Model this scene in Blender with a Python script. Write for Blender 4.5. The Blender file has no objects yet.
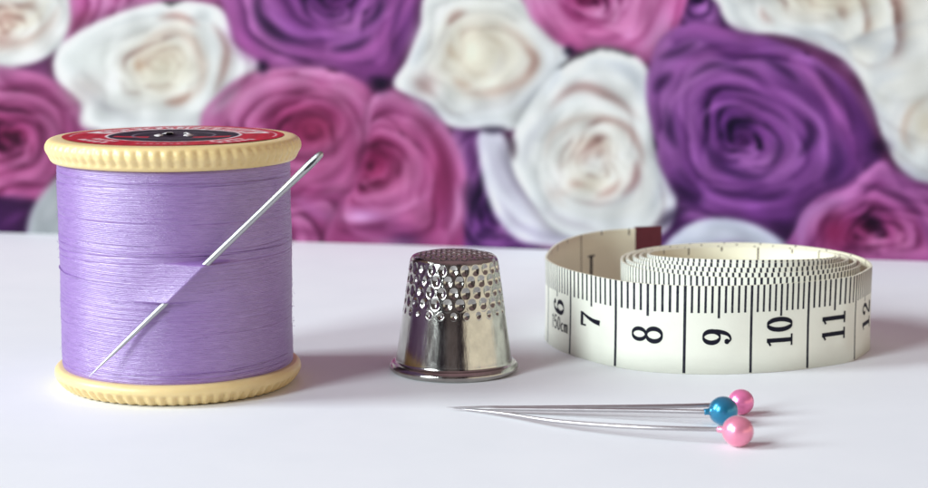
import bpy, math, random
import numpy as np
from mathutils import Vector

random.seed(7)
rng = np.random.default_rng(7)
MM = 0.001
PI = math.pi
scene = bpy.context.scene
COL = scene.collection

# ------------------------------------------------------------------ camera
F_PX, CX, CY, W_PX = 1900.0, 464.0, 244.0, 928.0
CAM_H = 62.0                       # mm above the table
PITCH = math.radians(8.35)


def ray(px, py):
    a, b = (px - CX) / F_PX, -(py - CY) / F_PX
    return np.array([a, math.cos(PITCH) + b * math.sin(PITCH), -math.sin(PITCH) + b * math.cos(PITCH)])


def at(px, py, z):
    """the point of height z (mm) seen at photograph pixel px, py"""
    d = ray(px, py)
    t = (z - CAM_H) / d[2]
    return np.array([d[0] * t, d[1] * t, z])


def pixel(P):
    """photograph pixel of points (N,3) in mm"""
    v = P - np.array([0, 0, CAM_H])
    dep = v[:, 1] * math.cos(PITCH) - v[:, 2] * math.sin(PITCH)
    up = v[:, 1] * math.sin(PITCH) + v[:, 2] * math.cos(PITCH)
    return CX + F_PX * v[:, 0] / dep, CY - F_PX * up / dep


cam = bpy.data.cameras.new('camera')
camo = bpy.data.objects.new('camera', cam)
COL.objects.link(camo)
camo.location = (0, 0, CAM_H * MM)
camo.rotation_euler = (PI / 2 - PITCH, 0, 0)
cam.sensor_width = 36.0
cam.lens = 36.0 * F_PX / W_PX
cam.clip_start, cam.clip_end = 0.01, 50.0
cam.dof.use_dof = True
cam.dof.focus_distance = 0.277
cam.dof.aperture_fstop = 30.0
scene.camera = camo


# ------------------------------------------------------------------ helpers
def lin(c):
    c = np.asarray(c, float) / 255.0
    return np.where(c <= 0.04045, c / 12.92, ((c + 0.055) / 1.055) ** 2.4)


def mesh(name, verts, faces, mat, parent=None, smooth=True):
    """verts in mm, world space"""
    me = bpy.data.meshes.new(name)
    v = np.asarray(verts, float) * MM
    q = parent
    while q is not None:
        v = v - np.array(q.location)
        q = q.parent
    me.from_pydata([tuple(p) for p in v], [], [tuple(int(i) for i in f) for f in faces])
    if smooth:
        me.polygons.foreach_set('use_smooth', [True] * len(me.polygons))
    for m in (mat if isinstance(mat, (list, tuple)) else [mat]):
        me.materials.append(m)
    me.update()
    o = bpy.data.objects.new(name, me)
    COL.objects.link(o)
    if parent is not None:
        o.parent = parent
    return o


def thing(name, label, cat, loc, group=None):
    o = bpy.data.objects.new(name, None)
    o.empty_display_size = 0.005
    COL.objects.link(o)
    o.location = tuple(np.asarray(loc, float) * MM)
    o['label'], o['category'] = label, cat
    if group:
        o['group'] = group
    return o


def grid_faces(n, m, wrap_m=False, wrap_n=False, off=0):
    i = np.arange(n if wrap_n else n - 1)
    j = np.arange(m if wrap_m else m - 1)
    I, J = np.meshgrid(i, j, indexing='ij')
    I, J = I.ravel(), J.ravel()
    I2, J2 = (I + 1) % n, (J + 1) % m
    return np.stack([I * m + J, I * m + J2, I2 * m + J2, I2 * m + J], 1) + off


def smooth_line(pts, step, closed=False):
    """Catmull-Rom through pts, resampled evenly"""
    P = np.asarray(pts, float)
    if closed:
        P = np.vstack([P[-1], P, P[0], P[1]])
    else:
        P = np.vstack([2 * P[0] - P[1], P, 2 * P[-1] - P[-2]])
    out = []
    t = np.linspace(0, 1, 16, endpoint=False)[:, None]
    for k in range(1, len(P) - 2):
        a, b, c, d = P[k - 1], P[k], P[k + 1], P[k + 2]
        out.append(0.5 * (2 * b + (c - a) * t + (2 * a - 5 * b + 4 * c - d) * t ** 2 + (3 * b - a - 3 * c + d) * t ** 3))
    out = np.vstack(out + [P[-2][None]])
    s = np.concatenate([[0], np.cumsum(np.linalg.norm(np.diff(out, axis=0), axis=1))])
    n = max(3, int(s[-1] / step) + 1)
    q = np.linspace(0, s[-1], n)
    return np.stack([np.interp(q, s, out[:, k]) for k in range(out.shape[1])], 1)


def tube(path, radii, n=20):
    """tube round a path (mm), capped; returns verts, faces"""
    P = np.asarray(path, float)
    R = np.asarray(radii, float)
    T = np.gradient(P, axis=0)
    T /= np.linalg.norm(T, axis=1)[:, None]
    ref = np.array([0.13, 0.2, 1.0])
    V = []
    for p, t, r in zip(P, T, R):
        u = np.cross(ref, t); u /= np.linalg.norm(u)
        w = np.cross(t, u)
        a = np.linspace(0, 2 * PI, n, endpoint=False)[:, None]
        V.append(p + r * (np.cos(a) * u + np.sin(a) * w))
    V = np.vstack(V)
    Fc = [tuple(f) for f in grid_faces(len(P), n, wrap_m=True)]
    Fc.append(tuple(range(n))[::-1])
    Fc.append(tuple(range((len(P) - 1) * n, len(P) * n)))
    return V, Fc


class Nodes:
    def __init__(self, name):
        self.mat = bpy.data.materials.new(name)
        self.mat.use_nodes = True
        self.t = self.mat.node_tree
        self.b = self.t.nodes['Principled BSDF']

    def new(self, kind, **kw):
        n = self.t.nodes.new(kind)
        for k, v in kw.items():
            setattr(n, k, v)
        return n

    def link(self, a, b):
        self.t.links.new(a, b)

    def math(self, op, a, b=None, c=None):
        n = self.new('ShaderNodeMath', operation=op)
        for k, x in enumerate((a, b, c)):
            if x is None:
                continue
            if isinstance(x, (int, float)):
                n.inputs[k].default_value = x
            else:
                self.link(x, n.inputs[k])
        return n.outputs[0]

    def noise(self, scale, detail=3, rough=0.5, vec=None):
        n = self.new('ShaderNodeTexNoise')
        n.inputs['Scale'].default_value = scale
        n.inputs['Detail'].default_value = detail
        n.inputs['Roughness'].default_value = rough
        if vec is None:
            vec = self.new('ShaderNodeTexCoord').outputs['Object']
        self.link(vec, n.inputs['Vector'])
        return n.outputs['Fac']

    def ramp(self, fac, stops):
        n = self.new('ShaderNodeValToRGB')
        e = n.color_ramp.elements
        while len(e) < len(stops):
            e.new(0.5)
        for k, (p, c) in enumerate(stops):
            e[k].position = p
            e[k].color = (*c, 1)
        self.link(fac, n.inputs[0])
        return n.outputs[0]

    def bump(self, h, strength, dist):
        n = self.new('ShaderNodeBump')
        n.inputs['Strength'].default_value = strength
        n.inputs['Distance'].default_value = dist
        self.link(h, n.inputs['Height'])
        self.link(n.outputs[0], self.b.inputs['Normal'])

    def set(self, **kw):
        for k, v in kw.items():
            self.b.inputs[k.replace('_', ' ')].default_value = v
        return self


def rgb(*c):
    return tuple(float(x) for x in lin(c))


# ------------------------------------------------------------------ materials
m = Nodes('white_card')
n1 = m.noise(60, 4, 0.6)
m.link(m.ramp(n1, [(0.3, (0.80, 0.815, 0.85)), (0.7, (0.83, 0.842, 0.872))]), m.b.inputs['Base Color'])
m.set(Roughness=0.55)
m.b.inputs['Specular IOR Level'].default_value = 0.3
m.bump(m.noise(1800, 3), 0.06, 0.0002)
M_TABLE = m.mat

m = Nodes('cream_plastic')
n1 = m.noise(120, 4, 0.6)
m.link(m.ramp(n1, [(0.3, (0.73, 0.545, 0.255)), (0.7, (0.785, 0.60, 0.30))]), m.b.inputs['Base Color'])
m.set(Roughness=0.36)
m.b.inputs['Subsurface Weight'].default_value = 0.15
m.b.inputs['Subsurface Radius'].default_value = (1, 0.7, 0.3)
m.b.inputs['Subsurface Scale'].default_value = 0.0012
m.bump(m.noise(900, 3), 0.12, 0.0003)
M_CREAM = m.mat

m = Nodes('lavender_thread')
tc = m.new('ShaderNodeTexCoord')
mp = m.new('ShaderNodeMapping')
mp.inputs['Scale'].default_value = (1, 1, 9)
m.link(tc.outputs['Object'], mp.inputs[0])
n1 = m.noise(420, 5, 0.7, mp.outputs[0])
m.link(m.ramp(n1, [(0.26, (0.185, 0.084, 0.315)), (0.5, (0.245, 0.120, 0.388)), (0.76, (0.32, 0.175, 0.465))]), m.b.inputs['Base Color'])
m.set(Roughness=0.34, IOR=1.75)
m.b.inputs['Specular IOR Level'].default_value = 0.9
m.b.inputs['Sheen Weight'].default_value = 0.12
m.b.inputs['Sheen Roughness'].default_value = 0.4
m.b.inputs['Sheen Tint'].default_value = (1.0, 0.95, 1.0, 1)
n2 = m.noise(1500, 4, 0.7, mp.outputs[0])
n3 = m.noise(2600, 3, 0.7)
m.bump(m.math('ADD', n2, n3), 0.35, 0.00020)
M_THREAD = m.mat

m = Nodes('spool_label_print')
ca = m.new('ShaderNodeVertexColor', layer_name='print')
m.link(ca.outputs[0], m.b.inputs['Base Color'])
m.set(Roughness=0.5)
m.b.inputs['Specular IOR Level'].default_value = 0.12
m.bump(m.noise(700, 3), 0.1, 0.0002)
M_LABEL = m.mat

m = Nodes('needle_steel')
m.set(Metallic=1.0, Base_Color=(0.46, 0.46, 0.47, 1))
n1 = m.noise(700, 3)
m.link(m.math('MULTIPLY_ADD', n1, 0.16, 0.30), m.b.inputs['Roughness'])
M_NEEDLE = m.mat

m = Nodes('pin_steel')
m.set(Metallic=1.0, Base_Color=(0.46, 0.43, 0.44, 1))
n1 = m.noise(700, 3)
m.link(m.math('MULTIPLY_ADD', n1, 0.15, 0.30), m.b.inputs['Roughness'])
M_PIN = m.mat

m = Nodes('needle_eye_dark')
m.set(Base_Color=(0.02, 0.02, 0.025, 1), Roughness=0.5)
M_EYE = m.mat

m = Nodes('thimble_metal')
tc = m.new('ShaderNodeTexCoord')
mp = m.new('ShaderNodeMapping')
mp.inputs['Scale'].default_value = (1, 1, 0.16)
m.link(tc.outputs['Object'], mp.inputs[0])
streak = m.noise(1500, 5, 0.65, mp.outputs[0])
blot = m.noise(260, 4, 0.6)
m.set(Metallic=1.0)
m.link(m.ramp(blot, [(0.3, (0.34, 0.325, 0.305)), (0.7, (0.50, 0.48, 0.445))]), m.b.inputs['Base Color'])
m.link(m.math('MULTIPLY_ADD', streak, 0.22, 0.03), m.b.inputs['Roughness'])
m.bump(streak, 0.13, 0.00025)
M_THIMBLE = m.mat


def pearl(name, base, rough=0.30, metal=0.5):
    m = Nodes(name)
    m.set(Metallic=metal, Roughness=rough)
    n1 = m.noise(500, 3)
    b = np.array(base)
    m.link(m.ramp(n1, [(0.3, tuple(b * 0.93)), (0.7, tuple(np.minimum(b * 1.05, 1)))]), m.b.inputs['Base Color'])
    m.b.inputs['Coat Weight'].default_value = 0.35
    m.b.inputs['Coat Roughness'].default_value = 0.12
    m.b.inputs['Sheen Weight'].default_value = 0.15
    m.bump(m.noise(1400, 3), 0.05, 0.0002)
    return m.mat


M_PEARL_MAGENTA = pearl('pearl_magenta', (0.90, 0.22, 0.46))
M_PEARL_TEAL = pearl('pearl_teal', (0.015, 0.20, 0.36), metal=0.6)
M_PEARL_PINK = pearl('pearl_pink', (0.87, 0.28, 0.42))

m = Nodes('ink')
m.set(Base_Color=(0.008, 0.008, 0.018, 1), Roughness=0.6)
m.b.inputs['Specular IOR Level'].default_value = 0.15
M_INK = m.mat
m = Nodes('tab_maroon')
n1 = m.noise(900, 3)
m.link(m.ramp(n1, [(0.3, (0.105, 0.009, 0.018)), (0.7, (0.13, 0.012, 0.024))]), m.b.inputs['Base Color'])
m.set(Roughness=0.5)
M_TAB = m.mat
m = Nodes('dark_hole')
m.set(Base_Color=(0.02, 0.015, 0.02, 1), Roughness=0.7)
M_HOLE = m.mat

TW = 13.7     # tape width, mm


def tape_mat(name, base, kind):
    m = Nodes(name)
    uv = m.new('ShaderNodeUVMap', uv_map='print')
    sp = m.new('ShaderNodeSeparateXYZ')
    m.link(uv.outputs[0], sp.inputs[0])
    u, v = sp.outputs[0], sp.outputs[1]

    def near(period, half):
        x = m.math('DIVIDE', u, period)
        x = m.math('ADD', x, 0.5)
        x = m.math('SUBTRACT', m.math('FRACT', x), 0.5)
        x = m.math('MULTIPLY', m.math('ABSOLUTE', x), period)
        return m.math('LESS_THAN', x, half)

    def above(level):
        return m.math('GREATER_THAN', v, level)
    if kind == 'cm':
        a = m.math('MULTIPLY', near(1, 0.18), above(TW - 4.2))
        b = m.math('MULTIPLY', near(5, 0.19), above(TW - 5.0))
        c = m.math('MULTIPLY', near(10, 0.21), above(0.12))
    else:
        a = m.math('MULTIPLY', near(6.35, 0.16), above(TW - 0.7))
        b = m.math('MULTIPLY', near(12.7, 0.16), above(TW - 1.2))
        c = m.math('MULTIPLY', near(25.4, 0.16), above(0.1))
    ink = m.math('MAXIMUM', m.math('MAXIMUM', a, b), c)
    wear = m.noise(900, 3, 0.6)
    ink = m.math('MULTIPLY', ink, m.math('MULTIPLY_ADD', wear, 0.12, 0.93))
    n1 = m.noise(90, 4, 0.6)
    basec = m.ramp(n1, [(0.3, tuple(np.array(base) * 0.96)), (0.7, tuple(np.array(base) * 1.03))])
    mx = m.new('ShaderNodeMix', data_type='RGBA')
    m.link(ink, mx.inputs['Factor'])
    m.link(basec, mx.inputs['A'])
    mx.inputs['B'].default_value = (0.012, 0.012, 0.025, 1) if kind == 'cm' else (0.10, 0.07, 0.06, 1)
    m.link(mx.outputs['Result'], m.b.inputs['Base Color'])
    m.set(Roughness=0.55)
    m.b.inputs['Specular IOR Level'].default_value = 0.2
    m.bump(m.noise(2500, 3), 0.08, 0.0002)
    return m.mat


M_TAPE_OUT = tape_mat('tape_centimetre_face', (0.84, 0.84, 0.735), 'cm')
M_TAPE_IN = tape_mat('tape_inch_face', (0.82, 0.765, 0.58), 'inch')
m = Nodes('tape_edge')
n1 = m.noise(900, 3)
m.link(m.ramp(n1, [(0.3, (0.70, 0.66, 0.50)), (0.7, (0.78, 0.75, 0.62))]), m.b.inputs['Base Color'])
m.set(Roughness=0.6)
M_TAPE_EDGE = m.mat

m = Nodes('rose_print')
ca = m.new('ShaderNodeVertexColor', layer_name='print')
gr = m.noise(1500, 4, 0.6)
hs = m.new('ShaderNodeHueSaturation')
m.link(m.math('MULTIPLY_ADD', gr, 0.10, 0.95), hs.inputs['Value'])
m.link(ca.outputs[0], hs.inputs['Color'])
m.link(hs.outputs[0], m.b.inputs['Base Color'])
m.set(Roughness=0.6)
m.b.inputs['Specular IOR Level'].default_value = 0.06
M_PRINT = m.mat

# ------------------------------------------------------------------ table (the setting)
V = [(x, y, z_) for z_ in (0, -18) for x, y in ((-430, 150), (560, 150), (560, 720), (-430, 720))]
t = mesh('table', V, [(0, 1, 2, 3), (7, 6, 5, 4), (0, 4, 5, 1), (1, 5, 6, 2), (2, 6, 7, 3), (3, 7, 4, 0)], M_TABLE, smooth=False)
t['kind'] = 'structure'

# ------------------------------------------------------------------ printed rose backdrop
# The print is airbrushed into a colour raster: soft fills and brush strokes.
X0, X1, Y0, Y1 = -230, 1160, -210, 285
CAN = np.zeros((Y1 - Y0, X1 - X0, 3)) + np.array([150, 70, 140.])


def box(P, pad):
    x0 = int(max(X0, P[:, 0].min() - pad)); x1 = int(min(X1, P[:, 0].max() + pad + 1))
    y0 = int(max(Y0, P[:, 1].min() - pad)); y1 = int(min(Y1, P[:, 1].max() + pad + 1))
    return x0, x1, y0, y1


def blend(x0, x1, y0, y1, alpha, col):
    c = CAN[y0 - Y0:y1 - Y0, x0 - X0:x1 - X0]
    c += alpha[..., None] * (np.array(col, float) - c)


def mask(P, gx, gy, soft):
    inside = np.zeros(gx.shape, bool)
    d2 = np.full(gx.shape, 1e9)
    Q = np.roll(P, -1, 0)
    for (ax, ay), (bx, by) in zip(P, Q):
        if ay != by:
            cond = ((ay > gy) != (by > gy)) & (gx < (bx - ax) * (gy - ay) / (by - ay) + ax)
            inside ^= cond
        d2 = np.minimum(d2, (gx - ax) ** 2 + (gy - ay) ** 2)
    k = np.clip(np.sqrt(d2) * np.where(inside, 1, -1) / (2 * soft) + .5, 0, 1)
    return k * k * (3 - 2 * k)


def F(pts, col, soft=4.0, a=1.0):
    P = smooth_line(pts, 4.0, closed=True)[:-1]
    x0, x1, y0, y1 = box(P, soft * 2)
    if x1 <= x0 or y1 <= y0:
        return
    gx, gy = np.meshgrid(np.arange(x0, x1) + .5, np.arange(y0, y1) + .5)
    blend(x0, x1, y0, y1, a * mask(P, gx, gy, soft), col)


def blur(img, s):
    n = int(3 * s) + 1
    k = np.exp(-0.5 * (np.arange(-n, n + 1) / s) ** 2)
    k /= k.sum()
    for ax in (0, 1):
        pad = [(0, 0)] * img.ndim
        pad[ax] = (n, n)
        q = np.pad(img, pad, mode='edge')
        out = np.zeros_like(img)
        for i_, kv in enumerate(k):
            sl = [slice(None)] * img.ndim
            sl[ax] = slice(i_, i_ + img.shape[ax])
            out += kv * q[tuple(sl)]
        img = out
    return img


def bloom(cx, cy, R, tilt, tdir, pal, seed, npet=24, squash=1.0, heart=None, open_=1.0, hx=0.0, hy=0.0):
    """one printed rose: petals laid out in the round, seen from above, shaded with a four-stop palette"""
    g = np.random.default_rng(seed)
    N = int(R * 1.55)
    size = 2 * N + 1
    depth = np.full((size, size), -1e9)
    shade = np.zeros((size, size))
    rimm = np.zeros((size, size))
    ct, st_ = math.cos(math.radians(tilt)), math.sin(math.radians(tilt))
    td = math.radians(tdir)
    Ld = np.array([-0.45, -0.55, 0.70]); Ld /= np.linalg.norm(Ld)
    ns_, na2 = int(R * 2.2) + 30, int(R * 3.1) + 40
    s_, a_ = np.meshgrid(np.linspace(0.02, 1, ns_), np.linspace(-1, 1, na2), indexing='ij')
    ph0 = g.uniform(0, 2 * PI)
    for k_ in range(npet):
        f = k_ / (npet - 1)
        th = math.radians(86 - (66 * open_) * f ** 0.85 + g.uniform(-4, 4))
        L = R * (0.46 + 0.36 * f) * g.uniform(.93, 1.07)
        r0 = R * (0.02 + 0.15 * f)
        Wk = (1.55 - 0.50 * f) * g.uniform(.9, 1.1)
        ph = ph0 + k_ * 2.39996 + g.uniform(-.12, .12)
        wav_ = g.uniform(-.6, 1.2)
        tip = 1 - (0.10 + 0.12 * f) * np.abs(a_) ** 3 + 0.03 * np.exp(-(a_ / .3) ** 2) * f * wav_
        sl = s_ * tip
        curl = np.clip(sl - (0.80 - 0.12 * f), 0, 1) ** 2 * L * (0.5 + 2.3 * f)
        rho = r0 + L * math.cos(th) * sl ** 1.15 + curl * 0.9 + R * 0.035 * a_
        rho = rho * (1 - 0.10 * a_ ** 2 * (1 - f)) + R * 0.012 * np.sin(5 * a_ + seed + k_) * sl
        zz_ = L * math.sin(th) * sl ** 0.9 - curl * 1.2 - 0.10 * R * f * a_ ** 2 * sl + R * 0.02 * np.sin(4 * a_ + 2.1 * k_) * sl * f
        an = ph + a_ * Wk * (0.42 + 0.58 * s_)
        X = rho * np.cos(an); Y = rho * np.sin(an); Z = zz_
        P = np.stack([X, Y, Z], -1)
        nrm_ = np.cross(np.gradient(P, axis=0), np.gradient(P, axis=1))
        nrm_ /= np.linalg.norm(nrm_, axis=-1, keepdims=True) + 1e-9
        # tilt the whole flower
        def rot(v):
            x, y, z_ = v[..., 0], v[..., 1], v[..., 2]
            u_ = x * math.cos(td) + y * math.sin(td)
            w_ = -x * math.sin(td) + y * math.cos(td)
            u2 = u_ * ct + z_ * st_
            z2 = -u_ * st_ + z_ * ct
            return u2 * math.cos(td) - w_ * math.sin(td), u2 * math.sin(td) + w_ * math.cos(td), z2
        px_, py_, dz = rot(P)
        nx_, ny_, nz_ = rot(nrm_)
        fl = np.where(nz_ < 0, -1, 1)
        lam = (nx_ * Ld[0] + ny_ * Ld[1] + nz_ * Ld[2]) * fl
        sh_ = np.clip(0.30 + 0.70 * lam, 0, 1)
        ix_ = np.rint(px_ + N + hx * (Z / R) * 0).astype(int).ravel()
        iy_ = np.rint(py_ * squash + N).astype(int).ravel()
        ok = (ix_ >= 0) & (ix_ < size) & (iy_ >= 0) & (iy_ < size)
        ix_, iy_ = ix_[ok], iy_[ok]
        dv, sv = dz.ravel()[ok], sh_.ravel()[ok]
        rv = np.clip((s_.ravel()[ok] - .80) / .2, 0, 1)
        o_ = np.argsort(dv)
        ld = np.full((size, size), -1e9)
        l2 = np.zeros((size, size)); l3 = np.zeros((size, size))
        ld[iy_[o_], ix_[o_]] = dv[o_]
        l2[iy_[o_], ix_[o_]] = sv[o_]
        l3[iy_[o_], ix_[o_]] = rv[o_]
        mk = ld > depth
        depth[mk] = ld[mk]; shade[mk] = l2[mk]; rimm[mk] = l3[mk]
    cov = depth > -1e8
    dfill = np.where(cov, depth, np.nanmin(np.where(cov, depth, np.nan)) - 0.1 * R)
    ao = np.zeros_like(dfill)
    for sg, wt in ((0.035 * R, .40), (0.09 * R, .45), (0.2 * R, .35)):
        ao += wt * np.clip((blur(dfill, max(sg, 1)) - dfill) / (sg * 1.6), 0, 1.3)
    sh_ = blur(shade, 0.9)
    tval = np.clip(0.02 + 0.86 * sh_ + 0.24 * blur(rimm, 1.0) - 0.95 * ao, 0, 1)
    stops = np.array([0, .34, .68, 1.0])
    pal = np.array(pal, float)
    colr_ = np.stack([np.interp(tval, stops, pal[:, c_]) for c_ in range(3)], -1)
    if heart is not None:
        yy, xx = np.mgrid[-N:N + 1, -N:N + 1]
        hw_ = 0.75 * np.exp(-(np.hypot(xx - st_ * math.cos(td) * R * .45, yy - st_ * math.sin(td) * R * .45) / (0.52 * R)) ** 2)
        hc_ = np.stack([np.interp(tval, stops, np.array(heart, float)[:, c_]) for c_ in range(3)], -1)
        colr_ += hw_[..., None] * (hc_ - colr_)
    pal1 = pal[1] * 0.6
    return np.where(cov[..., None], colr_, pal1), N


def fit(pts, heart, pal, seed, hpal=None, npet=32, open_=0.85, tilt=6, tdir=90):
    """draws a bloom to fill an outline, its petals opening from the heart"""
    P = smooth_line(pts, 4.0, closed=True)[:-1]
    x0, x1, y0, y1 = box(P, 26)
    if x1 <= x0 or y1 <= y0:
        return
    dx, dy = P[:, 0] - heart[0], P[:, 1] - heart[1]
    pa, pd = np.arctan2(dy, dx), np.hypot(dx, dy)
    o_ = np.argsort(pa)
    pa, pd = pa[o_], pd[o_]
    pa = np.concatenate([pa[-3:] - 2 * PI, pa, pa[:3] + 2 * PI])
    pd = np.concatenate([pd[-3:], pd, pd[:3]])
    R = float(np.clip(np.median(pd) * 1.05, 40, 125))
    img, N = bloom(0, 0, R, tilt, tdir, pal, seed, npet, 1.0, hpal, open_)
    gx, gy = np.meshgrid(np.arange(x0, x1) + .5, np.arange(y0, y1) + .5)
    gr, ga = np.hypot(gx - heart[0], gy - heart[1]), np.arctan2(gy - heart[1], gx - heart[0])
    q = gr / np.interp(ga, pa, pd)
    stt = math.sin(math.radians(tilt)) * R * .45
    u_ = np.clip(N + R * .88 * q * np.cos(ga) + stt * math.cos(math.radians(tdir)) * np.clip(1 - q, 0, 1), 0, 2 * N - .01)
    v_ = np.clip(N + R * .88 * q * np.sin(ga) + stt * math.sin(math.radians(tdir)) * np.clip(1 - q, 0, 1), 0, 2 * N - .01)
    iu, iv = u_.astype(int), v_.astype(int)
    fu, fv = (u_ - iu)[..., None], (v_ - iv)[..., None]
    c_ = img[iv, iu] * (1 - fu) * (1 - fv) + img[iv, iu + 1] * fu * (1 - fv) + img[iv + 1, iu] * (1 - fu) * fv + img[iv + 1, iu + 1] * fu * fv
    m_ = mask(P, gx, gy, 3.0)
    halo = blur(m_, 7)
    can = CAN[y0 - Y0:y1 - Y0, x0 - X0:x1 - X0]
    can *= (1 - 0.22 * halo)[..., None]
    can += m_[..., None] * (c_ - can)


def S(pts, col, w, a=0.85, side=0):
    """soft brush stroke, tapered; side +-1 keeps one flank crisp like a petal's edge"""
    P = smooth_line(pts, 2.5)
    a = a * SA
    n = len(P)
    x0, x1, y0, y1 = box(P, w * 2.4)
    if x1 <= x0 or y1 <= y0:
        return
    gx, gy = np.meshgrid(np.arange(x0, x1) + .5, np.arange(y0, y1) + .5)
    best = np.full(gx.shape, 1e9)
    idx = np.zeros(gx.shape, int)
    for k, (ax, ay) in enumerate(P):
        d = (gx - ax) ** 2 + (gy - ay) ** 2
        mk = d < best
        best[mk] = d[mk]; idx[mk] = k
    T = np.gradient(P, axis=0)
    sg = T[idx, 0] * (gy - P[idx, 1]) - T[idx, 1] * (gx - P[idx, 0])
    d = np.sqrt(best)
    tt = idx / (n - 1)
    ww = w * (0.55 + 0.55 * np.sin(PI * np.clip(tt, 0, 1)))
    if side:
        ww = np.where(sg * side > 0, ww * 1.6, ww * 0.35)
    tap = np.sin(PI * np.clip(tt, 0.01, 0.99)) ** 0.65
    blend(x0, x1, y0, y1, a * tap * np.exp(-(d / ww) ** 2), col)


def B(cx, cy, rx, ry, col, a=0.8):
    x0, x1, y0, y1 = box(np.array([[cx - 2 * rx, cy - 2 * ry], [cx + 2 * rx, cy + 2 * ry]]), 0)
    if x1 <= x0 or y1 <= y0:
        return
    gx, gy = np.meshgrid(np.arange(x0, x1) + .5, np.arange(y0, y1) + .5)
    blend(x0, x1, y0, y1, a * np.exp(-((gx - cx) / rx) ** 2 - ((gy - cy) / ry) ** 2), col)


def arc(cx, cy, rx, ry, a0, a1, drift=0.0):
    a = np.radians(np.linspace(a0, a1, 9))
    k = 1 + drift * np.linspace(-1, 1, 9)
    return np.stack([cx + rx * k * np.cos(a), cy + ry * k * np.sin(a)], 1)


SA = 0.70          # strength of the brush work over the petals
P_WHITE = [(140, 108, 122), (190, 184, 190), (214, 220, 225), (236, 239, 240)]
P_CREAM = [(206, 152, 132), (222, 194, 172), (231, 221, 203), (240, 237, 226)]
P_MAG = [(60, 14, 56), (130, 40, 96), (178, 74, 142), (214, 138, 192)]
P_CRIM = [(74, 12, 48), (138, 28, 80), (172, 58, 118), (208, 112, 168)]
P_PINK = [(104, 24, 84), (176, 58, 134), (208, 98, 170), (230, 160, 212)]
P_PUR = [(24, 12, 52), (72, 30, 102), (122, 56, 144), (172, 102, 186)]
P_PLUM = [(40, 14, 64), (98, 38, 110), (150, 68, 150), (200, 118, 192)]


def rose(cx, cy, r, pal, hpal, seed):
    g = np.random.default_rng(seed)
    a = np.linspace(0, 2 * PI, 11)[:-1]
    rr = r * g.uniform(.9, 1.12, 10)
    fit(np.stack([cx + rr * np.cos(a), cy + .92 * rr * np.sin(a)], 1), (cx + g.uniform(-9, 9), cy + g.uniform(-9, 9)), pal, seed, hpal, 28)


WHITE, CREAM, PEACH, BLUE = (226, 229, 228), (233, 226, 203), (207, 152, 138), (203, 210, 224)
MAG, MAGL, MAGD = (180, 68, 138), (212, 122, 180), (122, 32, 86)
CRIM, PUR, PURL, PURD, IND = (158, 36, 92), (128, 56, 148), (170, 94, 184), (66, 28, 92), (36, 20, 62)

# beyond the frame
rose(-120, 60, 85, P_WHITE, P_CREAM, 1)
rose(-140, 210, 75, P_PUR, None, 2)
rose(-90, -110, 90, P_MAG, P_CRIM, 3)
rose(80, -120, 85, P_PUR, None, 4)
rose(210, -110, 75, P_WHITE, P_CREAM, 5)
rose(470, -115, 85, P_MAG, P_CRIM, 6)
rose(620, -130, 80, P_WHITE, P_CREAM, 7)
rose(770, -120, 85, P_MAG, P_CRIM, 8)
rose(930, -130, 85, P_PUR, None, 9)
rose(1080, -70, 95, P_MAG, P_CRIM, 10)
rose(1080, 210, 85, P_PUR, None, 11)

# gaps between the blooms
fit([(666, -30), (728, -30), (732, 40), (690, 50), (668, 30)], (700, 0), P_PUR, 27, None, 20, 1)
fit([(455, 120), (500, 120), (525, 235), (570, 260), (440, 262)], (500, 215), P_PUR, 25, None, 22, 1)
fit([(640, 190), (700, 190), (840, 225), (840, 268), (640, 268)], (700, 260), P_PUR, 26, None, 22, 1)
# pale bloom at the top left
fit([(-70, -60), (60, -50), (90, -5), (82, 22), (60, 48), (22, 66), (-70, 76)], (12, 28), P_WHITE, 31, P_CREAM, 32, 0.85)
S([(-10, 46), (22, 40), (46, 24), (60, 2)], (206, 166, 152), 5, .7, 1)
S([(-8, 66), (30, 56), (60, 34), (80, 6)], (238, 236, 232), 6)
S([(-8, 10), (16, 14), (34, 0), (40, -14)], (205, 170, 150), 4, .6)
S([(-10, 28), (22, 26), (42, 10), (48, -10)], (236, 228, 210), 5, .8)
B(2, 40, 14, 8, (208, 158, 150), .6)
# pink petals behind the white bloom
fit([(86, -30), (240, -30), (228, 12), (180, 6), (120, 16), (84, 40), (58, 56), (70, 26)], (160, -20), P_PINK, 21, None, 24, 1)
S([(100, 2), (130, 6), (170, -2), (200, -8)], (220, 158, 204), 7)
S([(70, 34), (84, 18), (98, 12)], (178, 70, 120), 7)
S([(50, 78), (56, 62), (68, 44)], (128, 54, 92), 5)
S([(206, -6), (226, 6), (238, 30)], (182, 90, 168), 8)
# magenta bloom at the left edge
fit([(-90, 58), (0, 66), (44, 76), (74, 94), (88, 124), (86, 160), (70, 192), (40, 207), (-90, 215)], (14, 142), P_MAG, 32, P_CRIM, 34, 0.85)
S([(2, 72), (40, 80), (70, 100), (80, 130)], (204, 112, 170), 9)
S([(80, 132), (78, 160), (62, 188), (34, 202)], (178, 84, 148), 8)
S(arc(14, 142, 44, 38, -150, 60), (122, 34, 88), 7, .8)
S(arc(14, 142, 52, 46, -160, 20), (196, 98, 158), 6, .8)
S(arc(14, 142, 36, 30, 30, 200), (190, 84, 148), 6, .8)
S(arc(14, 142, 29, 24, -120, 130), (112, 30, 82), 6, .8)
S(arc(14, 142, 23, 18, -170, 60), (186, 74, 142), 4, .8)
S(arc(14, 144, 15, 11, 0, 240), (104, 26, 76), 5, .85)
B(16, 143, 9, 7, (92, 22, 66), .85)
S([(0, 182), (30, 184), (52, 170)], (128, 40, 96), 5, .7)
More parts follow.
